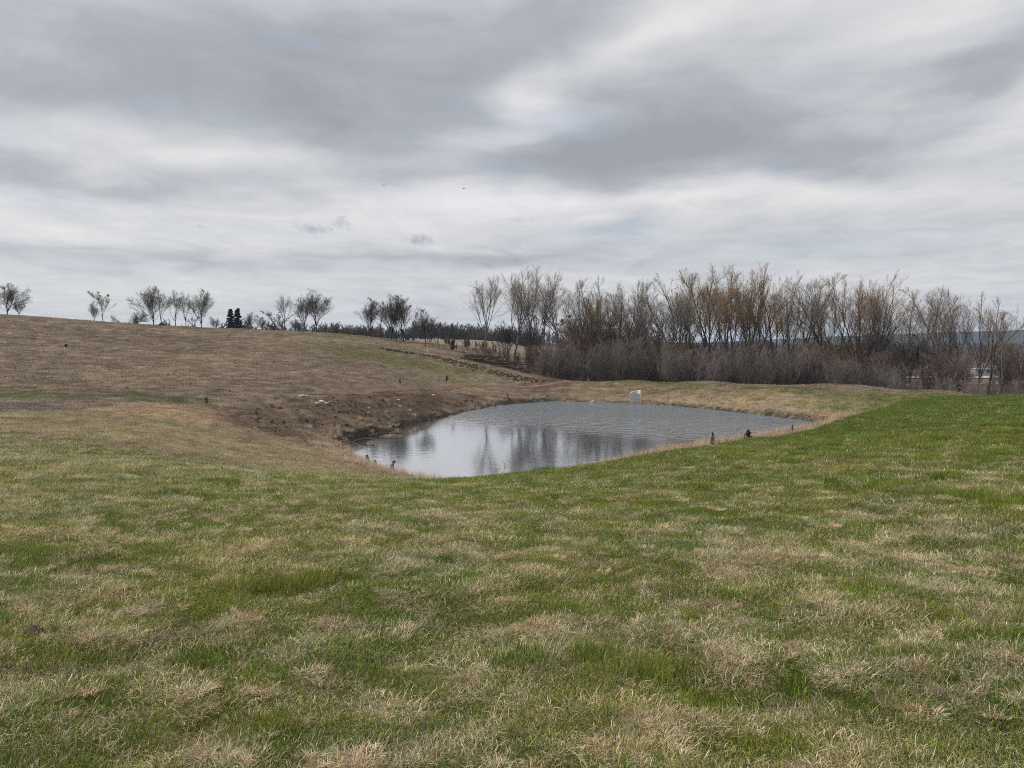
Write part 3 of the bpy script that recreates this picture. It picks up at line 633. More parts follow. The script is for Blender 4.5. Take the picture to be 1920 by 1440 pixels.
def bud_quads(P, size, g):
    n = len(P); a = unit(g.normal(0, 1, (n, 3))); b = unit(np.cross(a, g.normal(0, 1, (n, 3)))); s = size * g.uniform(.6, 1.4, (n, 1))
    V = np.stack([P - a * s, P + b * s * .5, P + a * s, P - b * s * .5], 1).reshape(-1, 3); return V, np.arange(n * 4).reshape(n, 4)
def gen_tree(seed, H=22.0, fork=.22, limbs=(3, 5), lang=.28, trop=.10, spread=1.0, n2=12, n3=8, n4=4, twr=.011, bud=.055, leader=True, lean=0.0, wander=.10, t0=.18, l2r=(.32, .68)):
    """returns (trunk+limbs mesh data, twig mesh data)"""
    g = np.random.default_rng(seed); r0 = H * .0085
    hf = H * fork * g.uniform(.8, 1.2)
    T = grow(np.array([[0, 0, -.6]]), np.array([[lean + g.normal(0, .04), g.normal(0, .04), 1]]), np.array([hf + .6]), 5, .035, .02, g)
    nl = int(g.integers(limbs[0], limbs[1] + 1)); th = np.arange(nl) / nl * 6.283 + g.random() * 6 + g.normal(0, .35, nl)
    la = np.abs(g.normal(lang, lang * .35, nl)); la[0] *= .4 if leader else 1
    td = T[0, -1] - T[0, -2]; td = td / np.linalg.norm(td)
    dl = np.c_[np.sin(la) * np.cos(th) * spread, np.sin(la) * np.sin(th) * spread, np.cos(la)] + td * .4
    start = T[0, -1][None] - td * g.uniform(0, hf * .35, (nl, 1)); start[0] = T[0, -1]
    ll = (H - start[:, 2]) * g.uniform(.84, 1.05, nl) * (1 - .12 * np.minimum(la / .4, 1.5)); ll[0] = (H - start[0, 2]) * 1.02
    P1 = grow(start, dl, ll, 8, wander, trop * .7, g); r1 = r0 * g.uniform(.40, .58, nl); r1[0] = r0 * .66
    s, d, L_, t, rp = sprout(P1, ll, r1, n2, t0, .95, .44, .13, g, .2); l2 = L_ * (1 - t * .84) * g.uniform(l2r[0], l2r[1], len(t)); r2 = np.minimum(rp * .55, .007 * l2 + .007)
    P2 = grow(s, d, l2, 5, wander, trop, g)
    s, d, L_, t, rp = sprout(P2, l2, r2, n3, .15, .97, .50, .16, g, .2); l3 = (L_ * (1 - t * .7) * g.uniform(.32, .68, len(t))).clip(.25, 3.5); r3 = np.minimum(rp * .65, twr * 1.7).clip(twr, 1)
    P3 = grow(s, d, l3, 3, wander * 1.2, trop, g)
    s, d, L_, t, rp = sprout(P3, l3, r3, n4, .15, 1.0, .55, .2, g, .2); l4 = (L_ * g.uniform(.3, .7, len(t))).clip(.2, 1.3)
    P4 = grow(s, d, l4, 2, wander, trop, g)
    big_ = tubes([(T, np.array([r0 * 1.15]), np.array([r0 * .85]), 8), (P1, r1, r1 * .14 + .006, 6), (P2, r2, r2 * .25 + .004, 4)])
    v1, q1 = tubes([(P3, r3, r3 * .5, 3), (P4, np.full(len(P4), twr), np.full(len(P4), twr * .5), 3)])
    tips = P4[:, -1]
    if bud:
        bt = np.concatenate([tips, P3[:, -1]]); bt = bt[g.random(len(bt)) < .55]
        v2, q2 = bud_quads(bt, bud, g); q2 = q2 + len(v1); v1 = np.r_[v1, v2]; q1 = np.r_[q1, q2]
    return big_, (v1, q1)
def obj_tint_mat(name, c_, rough=.9):
    m, nt, out = new_mat(name); L = nt.links.new; b = nd(nt, 'ShaderNodeBsdfPrincipled', i_Roughness=rough); b.inputs['Specular IOR Level'].default_value = .15; L(b.outputs[0], out.inputs[0])
    oi = nd(nt, 'ShaderNodeObjectInfo'); tc = nd(nt, 'ShaderNodeTexCoord'); n = nd(nt, 'ShaderNodeTexNoise', i_Scale=2.2, i_Detail=4); L(tc.outputs['Object'], n.inputs['Vector'])
    v = nd(nt, 'ShaderNodeVectorMath', operation='SCALE'); L(oi.outputs['Color'], v.inputs[0]); L(mth(nt, 'MULTIPLY_ADD', n.outputs[0], .9, .55), v.inputs['Scale'])
    L(v.outputs[0], b.inputs['Base Color']); return m
M_bark = obj_tint_mat('bark', None); M_twigs = obj_tint_mat('twigs_and_buds', None)
def tree_kind(name, *a, **k):
    t, c_ = gen_tree(*a, **k); mt = mesh_np(name + '_trunk', t[0], [t[1]]); mc = mesh_np(name + '_crown', c_[0], [c_[1]], False)
    mt.materials.append(M_bark); mc.materials.append(M_twigs); return mt, mc
def kind_size(me):
    co = np.empty(len(me.vertices) * 3, np.float32); me.vertices.foreach_get('co', co); co = co.reshape(-1, 3)
    return np.percentile(co[:, 2], 98.5), np.percentile(np.abs(co[:, :2]), 98)
BARKS = {'grey': ((.095, .082, .070), (.280, .236, .200)), 'dark': ((.040, .034, .031), (.080, .067, .060)), 'rust': ((.10, .075, .054), (.31, .21, .125)),
         'olive': ((.085, .068, .047), (.23, .172, .08)), 'dusk': ((.060, .051, .045), (.135, .113, .098)), 'pale': ((.13, .11, .095), (.29, .245, .205))}
def place_tree(name, kind, px, top, d, label, group, tone='grey', wide=1.0, cat='tree', rz=None, base=None):
    x, y, z = col_at(px, d)
    H = z_of(top, d / math.cos(0)) - z; zmax, rad = KS[kind]; s = H / zmax
    r = bpy.data.objects.new(name, None); col.objects.link(r); r.location = (x, y, z); r.empty_display_size = .5
    r.rotation_euler = (0, 0, random.random() * 6.283 if rz is None else rz); wide *= 1.3 if kind[0] == 'w' else 1.25
    r.scale = (s * wide, s * wide, s)
    tag(r, label, cat, group)
    for nm, me, c_ in zip(('trunk', 'crown'), KIND[kind], BARKS[tone]):
        o = bpy.data.objects.new(nm, me); col.objects.link(o); o.parent = r; j = random.uniform(.85, 1.15); o.color = (c_[0] * j, c_[1] * j, c_[2] * j, 1)
    return r
random.seed(11)
KIND = {}
for i in range(6): KIND['tall%d' % i] = tree_kind('tall_tree', 300 + i, 22, .27, (5, 7), .28, .06, 1.0, 15, 8, 6, twr=.0060, bud=.05, t0=.30, l2r=(.34, .74))
for i in range(3): KIND['slim%d' % i] = tree_kind('slim_tree', 320 + i, 20, .30, (3, 4), .16, .10, .9, 14, 8, 6, twr=.0060, bud=.05, lean=(.05, -.06, .1)[i], t0=.3)
for i in range(5): KIND['wide%d' % i] = tree_kind('spreading_tree', 340 + i, 11, .20, (7, 10), .44, .04, 1.0, 14, 8, 6, twr=.0078, bud=.02, leader=True, wander=.085, l2r=(.4, .8))
for i in range(2): KIND['leafy%d' % i] = tree_kind('clustered_tree', 360 + i, 10, .22, (4, 6), .5, .03, 1.0, 10, 8, 5, twr=.009, bud=.09, wander=.16)
KS = {k: kind_size(v[1]) for k, v in KIND.items()}

GRP = 'bare cottonwoods of the grove beyond the dam'
GROVE = [
 # px, top, distance, kind, tone, width, label (None: one of the crowd)
 (908, 518, 140, 'tall0', 'pale', .95, 'airy bare cottonwood standing alone at the left end of the grove, behind the brush pile'),
 (962, 507, 146, 'tall1', 'grey', .95, 'tall bare cottonwood just right of the lone airy one, behind the brush pile'),
 (990, 505, 152, 'tall2', 'grey', .9, None), (1022, 515, 148, 'tall3', 'grey', .9, None), (1046, 520, 156, 'slim0', 'grey', 1.0, None),
 (1084, 526, 150, 'tall4', 'grey', .85, None), (1108, 530, 144, 'slim1', 'olive', 1.1, None), (1136, 524, 155, 'tall5', 'grey', .9, None), (1164, 532, 147, 'tall0', 'grey', .85, None),
 (1192, 545, 152, 'tall2', 'grey', .75, None),
 (1211, 532, 158, 'slim2', 'pale', .9, 'thin pale cottonwood beside the gap in the grove, above the concrete riser'),
 (1262, 520, 142, 'tall1', 'grey', 1.15, 'big forked cottonwood with spread limbs just right of the gap in the grove'),
 (1292, 514, 150, 'tall3', 'olive', .95, None), (1322, 509, 148, 'tall4', 'rust', .95, None), (1344, 512, 156, 'slim0', 'rust', 1.3, None), (1352, 507, 144, 'tall5', 'rust', .95, None), (1378, 514, 152, 'tall0', 'rust', .9, None),
 (1400, 501, 149, 'tall2', 'rust', .85, 'tallest cottonwood, a rusty brown spire topping the middle of the grove'),
 (1424, 518, 145, 'tall3', 'rust', .95, None),
 (1456, 533, 139, 'slim1', 'olive', 1.5, 'yellow-tinged cottonwood at the right edge of the rusty crowns'),
 (1482, 522, 150, 'tall1', 'grey', .8, None), (1506, 519, 146, 'slim2', 'pale', 1.2, None), (1530, 528, 152, 'tall4', 'grey', .75, None), (1556, 524, 144, 'slim0', 'grey', 1.2, None), (1580, 526, 150, 'tall5', 'grey', .75, None),
 (1608, 519, 143, 'tall0', 'rust', .85, None), (1636, 521, 149, 'tall1', 'rust', .85, None), (1660, 530, 145, 'tall2', 'grey', .85, None),
 (1690, 556, 150, 'slim1', 'grey', 1.0, 'short thin cottonwood in the dip before the last group on the right'),
 (1738, 544, 138, 'tall3', 'grey', .85, 'first cottonwood of the separate last group on the right'), (1758, 539, 144, 'slim2', 'grey', 1.3, None), (1786, 546, 140, 'tall4', 'grey', .75, None),
 (1808, 550, 146, 'slim0', 'grey', 1.2, None), (1832, 554, 138, 'tall5', 'olive', .75, None), (1850, 560, 142, 'slim2', 'grey', 1.0, None),
 (1872, 584, 134, 'slim2', 'pale', 1.0, 'small leaning cottonwood, rightmost of the whole grove, before the blue ridge')]
def crowd_label(px, tone):
    if px < 1200: return 'grey bare cottonwood in the crowded left part of the grove, left of the gap', 'crowded cottonwoods left of the gap in the grove'
    if tone in ('rust', 'olive') and px < 1450: return 'rusty brown cottonwood in the dense crowns at the middle of the grove', 'rusty cottonwoods in the middle of the grove'
    if px < 1700: return ('reddish' if tone == 'rust' else 'grey') + ' upright cottonwood in the row right of the rusty crowns', ('reddish' if tone == 'rust' else 'grey') + ' cottonwoods right of the rusty crowns'
    return 'slender cottonwood among the separate last group on the right, before the ridge', 'cottonwoods of the last group on the right'
for px, top, d, kind, tone, w, lab in GROVE:
    g_ = GRP
    if lab is None: lab, g_ = crowd_label(px, tone)
    place_tree('cottonwood_tree', kind, px, top, d, lab, g_, tone, w, rz=(0.0 if px == 1872 else None))
# lower dark trees inside the grove
for px, top, d, kind, tone in [(952, 605, 150, 'wide0', 'dark'), (1000, 600, 165, 'wide1', 'dark'), (1062, 590, 166, 'leafy0', 'dark'), (1096, 585, 160, 'wide3', 'rust'), (1130, 580, 163, 'wide4', 'grey'),
                               (1165, 585, 158, 'leafy1', 'grey'), (1245, 626, 170, 'wide0', 'olive'), (1420, 622, 160, 'wide2', 'dark'), (1540, 618, 158, 'wide3', 'olive'),
                               (1600, 618, 166, 'wide4', 'dark'), (1655, 612, 160, 'wide1', 'dark'), (1710, 630, 150, 'wide2', 'dark'), (1790, 652, 136, 'wide3', 'grey'), (1890, 648, 142, 'wide4', 'grey')]:
    part_ = 'left' if px < 1200 else ('middle' if px < 1580 else 'right')
    place_tree('understory_tree', kind, px, top, d, 'low %s tree tangled among the trunks in the %s of the grove' % ({'dark': 'dark', 'grey': 'grey', 'rust': 'brown', 'olive': 'olive'}[tone], part_),
               '%s understory trees in the %s of the grove' % ({'dark': 'dark', 'grey': 'grey', 'rust': 'brown', 'olive': 'olive'}[tone], part_), tone, 1.1)
# trees along the crest of the hill
SKY_T = [
 (16, 534, 150, 'wide1', 'grey', 1.5, 'broad many-stemmed bare tree on the hilltop at the left end of the skyline'),
 (38, 562, 152, 'wide3', 'grey', .9, 'low bushy bare tree at the right foot of the broad leftmost tree'),
 (196, 547, 175, 'leafy0', 'grey', .85, 'bare tree with clustered twigs, alone on the bare crest left of the grey roof'),
 (178, 566, 178, 'wide2', 'pale', .8, 'thinner pale tree leaning out left of the clustered lone tree'),
 (216, 590, 178, 'leafy1', 'grey', .8, 'little bush-like tree right of the clustered lone tree'),
 (290, 537, 185, 'wide1', 'grey', 1.0, 'largest fan-shaped tree rising over the grey roof'),
 (307, 545, 190, 'slim1', 'grey', 1.1, 'upright tree touching the right side of the fan-shaped one'),
 (262, 583, 225, 'wide4', 'grey', 1.3, 'low spreading tree left of the grey roof'),
 (332, 545, 188, 'tall2', 'dark', .95, 'dark trunked tree, left one of the close pair right of the roof'),
 (350, 549, 190, 'tall4', 'dark', .8, 'dark trunked tree, right one of the close pair right of the roof'),
 (381, 544, 190, 'wide2', 'grey', .95, 'V-forked tree with two open fans, left of the spruces'),
 (366, 592, 195, 'leafy0', 'dark', 1.1, 'dark scrubby tree under the V-forked tree'), (405, 595, 200, 'wide3', 'grey', .9, 'small ragged tree just left of the spruces'),
 (468, 586, 205, 'wide1', 'dark', .7, 'small dark bare tree just right of the spruces'),
 (497, 592, 215, 'leafy1', 'dark', 1.5, 'dense dark tree low on the crest between spruces and tall trio'),
 (517, 585, 212, 'leafy0', 'dark', 1.2, 'second dense dark tree, close to the tall trio'),
 (534, 554, 190, 'tall0', 'grey', .85, 'straight trunked bare tree, left one of the tall trio on the crest'),
 (570, 553, 186, 'wide4', 'grey', .8, 'twin-trunked bare tree in the middle of the tall trio'),
 (594, 545, 184, 'wide0', 'grey', .95, 'round crowned bare tree, right and fullest one of the tall trio'),
 (556, 600, 205, 'wide3', 'dark', 1.3, 'dark low tree behind the trunks of the tall trio'), (612, 608, 200, 'wide1', 'grey', 1.2, 'low spreading tree at the right foot of the tall trio'),
 (697, 560, 158, 'wide2', 'dark', 1.0, 'wide bare tree, leftmost of the clump right of centre-left slope'),
 (713, 570, 162, 'slim0', 'dark', .9, 'thin dark tree squeezed behind the left tree of the clump'),
 (735, 556, 156, 'wide3', 'dark', .9, 'open crowned dark tree in the middle of the clump'),
 (743, 574, 158, 'leafy0', 'dark', .85, 'clump tree with dark bunched twigs and dead leaves'),
 (757, 555, 154, 'wide1', 'dark', 1.0, 'fan-shaped dark tree, rightmost of the clump'),
 (798, 585, 138, 'wide0', 'dark', .85, 'small bare tree with a bushy foot, alone between clump and grove')]
for px, top, d, kind, tone, w, lab in SKY_T: place_tree('bare_tree', kind, px, top, d, lab, 'bare trees along the crest of the hill', 'dusk' if tone == 'grey' else tone, w)

# spruces and junipers
M_needles = obj_tint_mat('needles', None)
def conifer_kind(name, seed, H, w, layers, per, npb, nsize, droop):
    g = np.random.default_rng(seed); n = layers * per; t = np.repeat((np.arange(layers) + .5) / layers, per) + g.normal(0, .25 / layers, n)
    t = np.clip(t, .02, .985); th = g.random(n) * 6.283; ln = w * (1 - t) ** .85 * g.uniform(.75, 1.15, n) + .03 * H
    st = np.c_[np.zeros(n), np.zeros(n), .06 * H + t * H * .94]; dr = np.c_[np.cos(th), np.sin(th), droop * (1 - t) + .45 * t]
    P = grow(st, dr, ln, 3, .06, .03, g); tk = np.array([[[0, 0, -.3], [0, 0, H * .5], [0, 0, H]]], float)
    tv = tubes([(tk, np.array([H * .018]), np.array([.004]), 6), (P, np.full(n, H * .004), np.full(n, H * .0015), 3)])
    m = npb; f = g.random((n, m)) ** .8 * 3; i = np.minimum(f.astype(int), 2); fr = (f - i)[..., None]; b = np.arange(n)[:, None]
    pos = (P[b, i] * (1 - fr) + P[b, i + 1] * fr).reshape(-1, 3) + g.normal(0, nsize * .35, (n * m, 3)); v2, q2 = bud_quads(pos, nsize, g)
    a = mesh_np(name + '_trunk', tv[0], [tv[1]]); c_ = mesh_np(name + '_needles', v2, [q2], False); a.materials.append(M_bark); c_.materials.append(M_needles); return a, c_
CON = {'spruce': conifer_kind('spruce', 1, 8, 2.0, 18, 8, 16, .28, -.15), 'juniper0': conifer_kind('juniper', 2, 1.5, .5, 10, 6, 16, .06, .9), 'juniper1': conifer_kind('juniper', 3, 1.2, .42, 7, 5, 12, .05, 1.1)}
def place_conifer(name, kind, p, H, H0, label, group, c_, wide=1.0, tilt=0.0, cat='tree'):
    r = bpy.data.objects.new(name, None); col.objects.link(r); r.location = (p[0], p[1], p[2] - .03); r.rotation_euler = (0, tilt, random.random() * 6.28); s = H / H0; r.scale = (s * wide, s * wide, s)
    tag(r, label, cat, group)
    for nm, me, cc in zip(('trunk', 'needles'), CON[kind], ((.07, .05, .035), c_)):
        o = bpy.data.objects.new(nm, me); col.objects.link(o); o.parent = r; o.color = (*cc, 1)
for px, top, d, lab in ((434, 580, 215, 'dark spruce on the crest, left one of the pair'), (447, 579, 218, 'dark spruce on the crest, right one of the pair')):
    p = col_at(px, d); place_conifer('spruce_tree', 'spruce', p, z_of(top, d) - p[2], 8, lab, 'pair of spruces on the crest', (.022, .034, .026), 1.05)
JG = 'small evergreens on the slope and shore'
for px, py, h, k, lab, c_, w in [(849, 658, 1.9, 'juniper0', 'dark young juniper by the fence posts left of the brush pile', (.035, .04, .028), 1.2),
        (750, 720, .62, 'juniper1', 'small dark shrub on the slope, left one of the two above the dark bank', (.05, .055, .03), 1.1), (838, 714, .7, 'juniper0', 'small dark shrub on the slope, right one of the two above the dark bank', (.045, .045, .03), 1.5),
        (387, 757, .55, 'juniper1', 'tiny green shrub at the right end of the dark green strip', (.05, .065, .035), 1.5)]:
    place_conifer('juniper', k, at(px, py), h, 1.5 if k[-1] == '0' else 1.25, lab, JG, c_, w, cat='shrub')
for px, d, h, k, lab, w, c_ in [(1338, 47, .95, 'juniper1', 'thin brown sapling at the near shore, leftmost of the shore evergreens', .7, (.05, .04, .026)), (1405, 52, .75, 'juniper0', 'bushy dark juniper, widest one on the near shore', 1.5, (.035, .036, .022)),
        (1488, 61, .75, 'juniper1', 'narrow dark juniper right of the bushy one on the near shore', .8, (.04, .03, .024)), (1592, 63, .45, 'juniper1', 'small brown shrub near the right tip of the pond', .8, (.06, .04, .03)), (1070, 40.5, .55, 'juniper1', 'little brown sapling at the water in the middle of the near shore', .8, (.09, .055, .03))]:
    place_conifer('juniper', k, col_at(px if px != 1592 else 1505, d), h, 1.5 if k[-1] == '0' else 1.25, lab, JG, c_, w, cat='shrub')

# ------------------------------------------------------------------ thicket, far woods
def brush_mesh(seed, H, stems, spread, n2, n3, n4, twr, fork=0):
    g = np.random.default_rng(seed); th = g.random(stems) * 6.283; la = np.abs(g.normal(spread, spread * .5, stems))
    st = np.c_[g.normal(0, .35, stems), g.normal(0, .35, stems), np.full(stems, -.4)]; dr = np.c_[np.sin(la) * np.cos(th), np.sin(la) * np.sin(th), np.cos(la)]
    l1 = H * g.uniform(.7, 1.05, stems); r1 = np.full(stems, H * .007)
    P1 = grow(st, dr, l1, 5, .07, .05, g)
    s, d, L_, t, rp = sprout(P1, l1, r1, n2, .2, .98, .55, .2, g, .3); l2 = L_ * (1 - t * .6) * g.uniform(.2, .42, len(t)); P2 = grow(s, d, l2, 3, .1, .1, g)
    s, d, L_, t, rp = sprout(P2, l2, rp, n3, .15, 1, .55, .2, g, .2); l3 = L_ * g.uniform(.3, .6, len(t)); P3 = grow(s, d, l3, 2, .1, .1, g)
    v, q = tubes([(P1, r1, r1 * .3, 4), (P2, np.full(len(P2), twr * 1.5), np.full(len(P2), twr), 3), (P3, np.full(len(P3), twr), np.full(len(P3), twr * .6), 3)])
    me = mesh_np('brush', v, [q], False)
    n1 = P1.shape[0] * P1.shape[1] * 4; sh = np.full((len(v), 3), 1.0); sh[:n1] = .7
    set_shade(me, sh); me.materials.append(M_twig_i); return me
def build_thicket():
    pr = [brush_mesh(400 + i, 6.5, 7, .14, 14, 8, 0, .012) for i in range(4)]
    X, Y, S, T = [], [], [], []
    def strip(n, px0, px1, d0, d1, top0, top1, tone, jit=.25):
        px = rng.uniform(px0, px1, n); d = rng.uniform(d0, d1, n) + 0 * px; x = (px - 960) / F * d; z = sample(GZ, x, d)
        top = np.interp(px, [px0, px1], [top0, top1]); h = np.maximum(EYE + d * (645 - top) / F - z, 1.2) * rng.uniform(1 - jit - .1, 1.16, n)
        X.append(x); Y.append(d); S.append(h / 6.6); T.append((np.array(tone) + (np.array((.155, .122, .100)) - np.array(tone)) * rng.random((n, 1)) ** 1.5) * (1 + rng.normal(0, .18, (n, 1))) * (1 + rng.normal(0, .04, (n, 3))))
    GREYT = (.190, .165, .154); BRN = (.125, .093, .073)
    strip(46, 1010, 1240, 121, 132, 640, 640, GREYT, .4); strip(62, 1240, 1560, 116, 127, 640, 655, GREYT, .4); strip(36, 1560, 1690, 108, 118, 676, 688, (.185, .168, .162)); strip(24, 1690, 1960, 104, 118, 712, 716, GREYT, .5)
    strip(34, 960, 1230, 132, 150, 645, 645, BRN, .4); strip(34, 1230, 1560, 127, 150, 645, 652, BRN, .4); strip(22, 1560, 1690, 122, 148, 648, 660, BRN); strip(9, 1690, 1790, 128, 150, 655, 655, BRN, .4); strip(5, 1880, 1960, 128, 150, 655, 655, BRN)
    strip(14, 885, 1000, 133, 146, 648, 648, (.12, .095, .075)); strip(26, 980, 1060, 122, 134, 690, 668, (.13, .105, .085))
    strip(12, 1070, 1240, 150, 165, 600, 605, (.14, .092, .066)); strip(14, 1200, 1330, 150, 165, 624, 624, (.15, .105, .05))
    x, y, s, t = map(np.concatenate, (X, Y, S, T)); n = len(x)
    instancer('brush_thicket', np.c_[x, y, sample(GZ, x, y)], np.c_[rng.normal(0, .03, n), rng.normal(0, .03, n), rng.random(n) * 6.28], np.c_[s * 1.0, s * 1.0, s], rng.integers(0, 4, n), np.clip(t, .02, .5), pr)
def build_far_woods():
    pr = [brush_mesh(420 + i, 8, 5, .3, 13, 7, 0, .05) for i in range(4)]
    X, Y, S, T = [], [], [], []
    def band(n, px0, px1, d0, d1, h0, h1, tone, wid=1.0):
        px = rng.uniform(px0, px1, n); d = np.sqrt(rng.uniform(d0 ** 2, d1 ** 2, n)); X.append((px - 960) / F * d); Y.append(d); S.append(np.c_[np.ones(n) * wid, np.ones(n) * wid, np.ones(n)] * rng.uniform(h0, h1, (n, 1)) / 8)
        T.append(np.array(tone) * (1 + rng.normal(0, .15, (n, 1))))
    band(330, 1200, 2150, 310, 620, 5, 10, (.15, .11, .087), 1.3); band(420, 900, 2400, 600, 1300, 8, 14, (.12, .098, .08), 1.8)
    band(26, 1640, 2150, 165, 210, 2, 5, (.2, .15, .12), 1.2)
    band(120, 770, 990, 370, 420, 6, 10, (.13, .108, .092), 1.3); band(60, 610, 780, 370, 420, 4, 8, (.13, .108, .092), 1.3); band(26, 440, 640, 230, 300, 3, 6, (.10, .085, .078), 1.2); band(26, 215, 420, 215, 260, 2, 4.5, (.09, .075, .065), 1.2)
    band(60, 620, 780, 200, 280, 1.5, 3.5, (.085, .07, .06), 1.0); band(24, 780, 930, 170, 260, 1.5, 3, (.11, .085, .06), 1.0)
    band(120, -700, 620, 420, 700, 6, 10, (.09, .075, .065), 1.5)
    x, y = map(np.concatenate, (X, Y)); s = np.concatenate(S); t = np.concatenate(T); n = len(x)
    instancer('distant_woods', np.c_[x, y, sample(GZ, x, y)], np.c_[np.zeros((n, 2)), rng.random(n) * 6.28], s, rng.integers(0, 4, n), np.clip(t, .02, .5), pr)

# ------------------------------------------------------------------ small things
def lathe_tube(pts, radii, sides=8, jitter=0, seed=0):
    g = np.random.default_rng(seed); P = np.array(pts, float)[None]; n = P.shape[1]
    tg = unit(np.gradient(P, axis=1)); ref = np.where(np.abs(tg[..., 2:3]) > .9, np.array((1., 0, 0)), np.array((0, 0, 1.))); u = unit(np.cross(tg, ref)); v = np.cross(tg, u)
    th = np.arange(sides) / sides * 6.2832; X = P[:, :, None] + (np.cos(th)[:, None] * u[:, :, None] + np.sin(th)[:, None] * v[:, :, None]) * np.array(radii)[None, :, None, None]
    X = X + g.normal(0, 1, X.shape) * jitter; V = X.reshape(-1, 3); q = np.arange(n * sides).reshape(n, sides); qn = np.roll(q, -1, 1)
    Q = np.stack([q[:-1], qn[:-1], qn[1:], q[1:]], -1).reshape(-1, 4); c0, c1 = len(V), len(V) + 1
    V = np.r_[V, [P[0, 0], P[0, -1]]]; T = np.r_[np.stack([np.full(sides, c0), qn[0], q[0]], -1), np.stack([np.full(sides, c1), q[-1], qn[-1]], -1)]
    return V, Q, T
def join(parts):
    V, Q, T, o = [], [], [], 0
    for v, q, t in parts: V.append(v); Q.append(q + o); T.append(t + o); o += len(v)
    return np.concatenate(V), np.concatenate(Q), np.concatenate(T)
def box_np(c_, s):
    x, y, z = (np.array(s) / 2); v = np.array([(-x, -y, -z), (x, -y, -z), (x, y, -z), (-x, y, -z), (-x, -y, z), (x, -y, z), (x, y, z), (-x, y, z)]) + np.array(c_)
    return v, np.array([(0, 3, 2, 1), (4, 5, 6, 7), (0, 1, 5, 4), (1, 2, 6, 5), (2, 3, 7, 6), (3, 0, 4, 7)]), np.zeros((0, 3), int)
def empty(name, loc, label, cat, group=None, rz=0):
    r = bpy.data.objects.new(name, None); col.objects.link(r); r.location = loc; r.rotation_euler = (0, 0, rz); r.empty_display_size = .3; return tag(r, label, cat, group)
M_conc = simple_mat('weathered_concrete', (.53, .52, .50), .85, .25, 3, .01)
M_conc2 = simple_mat('concrete_front', (.40, .40, .39), .85, .2, 4, .01)
M_wood = simple_mat('weathered_wood', (.075, .058, .045), .9, .4, 5, .02)
M_log = simple_mat('grey_logs', (.125, .098, .078), .9, .4, 3, .02)
M_stone = simple_mat('pale_limestone', (.50, .47, .42), .85, .2, 5, .03)
M_gstone = simple_mat('grey_stone', (.24, .22, .20), .85, .2, 5, .03)
M_soil = simple_mat('loose_soil', tuple(SOIL * .9), .95, .4, 8, .03)
M_metal = simple_mat('galvanised_roof', (.42, .45, .50), .45, .08, 2, 0, .5)
M_white = simple_mat('white_siding', (.40, .40, .39), .7, .06, 2)
M_greypost = simple_mat('grey_pipe', (.33, .34, .36), .6, .1, 6)
M_black = simple_mat('dark_cap', (.03, .03, .033), .6, .2, 6)
M_stalk = simple_mat('dry_stalk', (.27, .21, .15), .9, .3, 20)
M_gravel = simple_mat('pale_gravel', (.36, .335, .30), .95, .15, .6)

def riser():
    p = at_z(1192, 756.5); r = empty('concrete_riser', (p[0], p[1], 0), 'pale concrete half-round riser standing in the far edge of the pond', 'drain riser', rz=-.12)
    n = 18; R, t = .66, .13; V = []
    for i in range(n + 1):
        a = math.pi * i / n; c_, s = math.cos(a), math.sin(a)
        top = 1.42 + .13 * c_ * .9 + .22 * s * .55
        for rad, zz in ((R, -.9), (R, top), (R - t, top), (R - t, -.9)): V.append((c_ * rad, s * rad * 1.05, zz))
    Q = [(i * 4 + k, i * 4 + (k + 1) % 4, (i + 1) * 4 + (k + 1) % 4, (i + 1) * 4 + k) for i in range(n) for k in range(4)] + [(3, 2, 1, 0), (n * 4, n * 4 + 1, n * 4 + 2, n * 4 + 3)]
    me = mesh_np('shell', V, [np.array(Q)], False); link('shell', me, M_conc, r)
    # front stop boards between the two wall ends, each its own piece
    for k in range(5):
        bm = mesh_np('stop_board', *(lambda q: (q[0], [q[1]]))(box_np((0, .09, -.33 + k * .335), (2 * (R - t) - .01, .07, .325))), False); link('stop_board', bm, M_conc2, r)
riser()

def snag():
    x, y = at_z(956, 757); r = empty('dead_snag', (x, y, .02), 'dark broken snag with a leaning stem on the far left shore', 'dead tree')
    link('stump', mesh_np('stump', *(lambda q: (q[0], [q[1], q[2]]))(lathe_tube([(0, 0, -.3), (0, 0, .15), (.03, 0, .42), (.08, .02, .55)], (.22, .17, .13, .05), 8, .02, 3))), M_wood, r)
    link('stem', mesh_np('stem', *(lambda q: (q[0], [q[1], q[2]]))(lathe_tube([(-.05, 0, .2), (-.18, 0, .6), (-.27, 0, 1.0), (-.30, .02, 1.4)], (.07, .055, .04, .015), 6, .006, 4))), M_wood, r)
    link('branch', mesh_np('branch', *(lambda q: (q[0], [q[1], q[2]]))(lathe_tube([(-.2, 0, .65), (-.36, 0, .95), (-.4, 0, 1.25)], (.035, .025, .008), 5))), M_wood, r)
snag()
for i, (px, py, h, ra, ti, lab) in enumerate([(690, 869, .62, .14, -.15, 'tall dark stump on the near shore, leftmost of the three by the reeds'), (703, 872, .40, .12, .05, 'short dark stump in the middle of the three by the reeds'), (735, 872, .36, .12, .5, 'tilted brown stump at the water, rightmost of the three by the reeds')]):
    x, y = at_z(px, py + 2); z = ground(x, y)
    V, Q, T = lathe_tube([(0, 0, -.25), (0, 0, .1), (ti * h * .5, 0, h * .7), (ti * h, 0, h)], (ra * 1.3, ra, ra * .85, ra * .5), 8, .015, 20 + i)
    tag(link('tree_stump', mesh_np('tree_stump', V, [Q, T]), M_wood, None, (x, y, max(z, -.05))), lab, 'stump', 'stumps on the near shore')
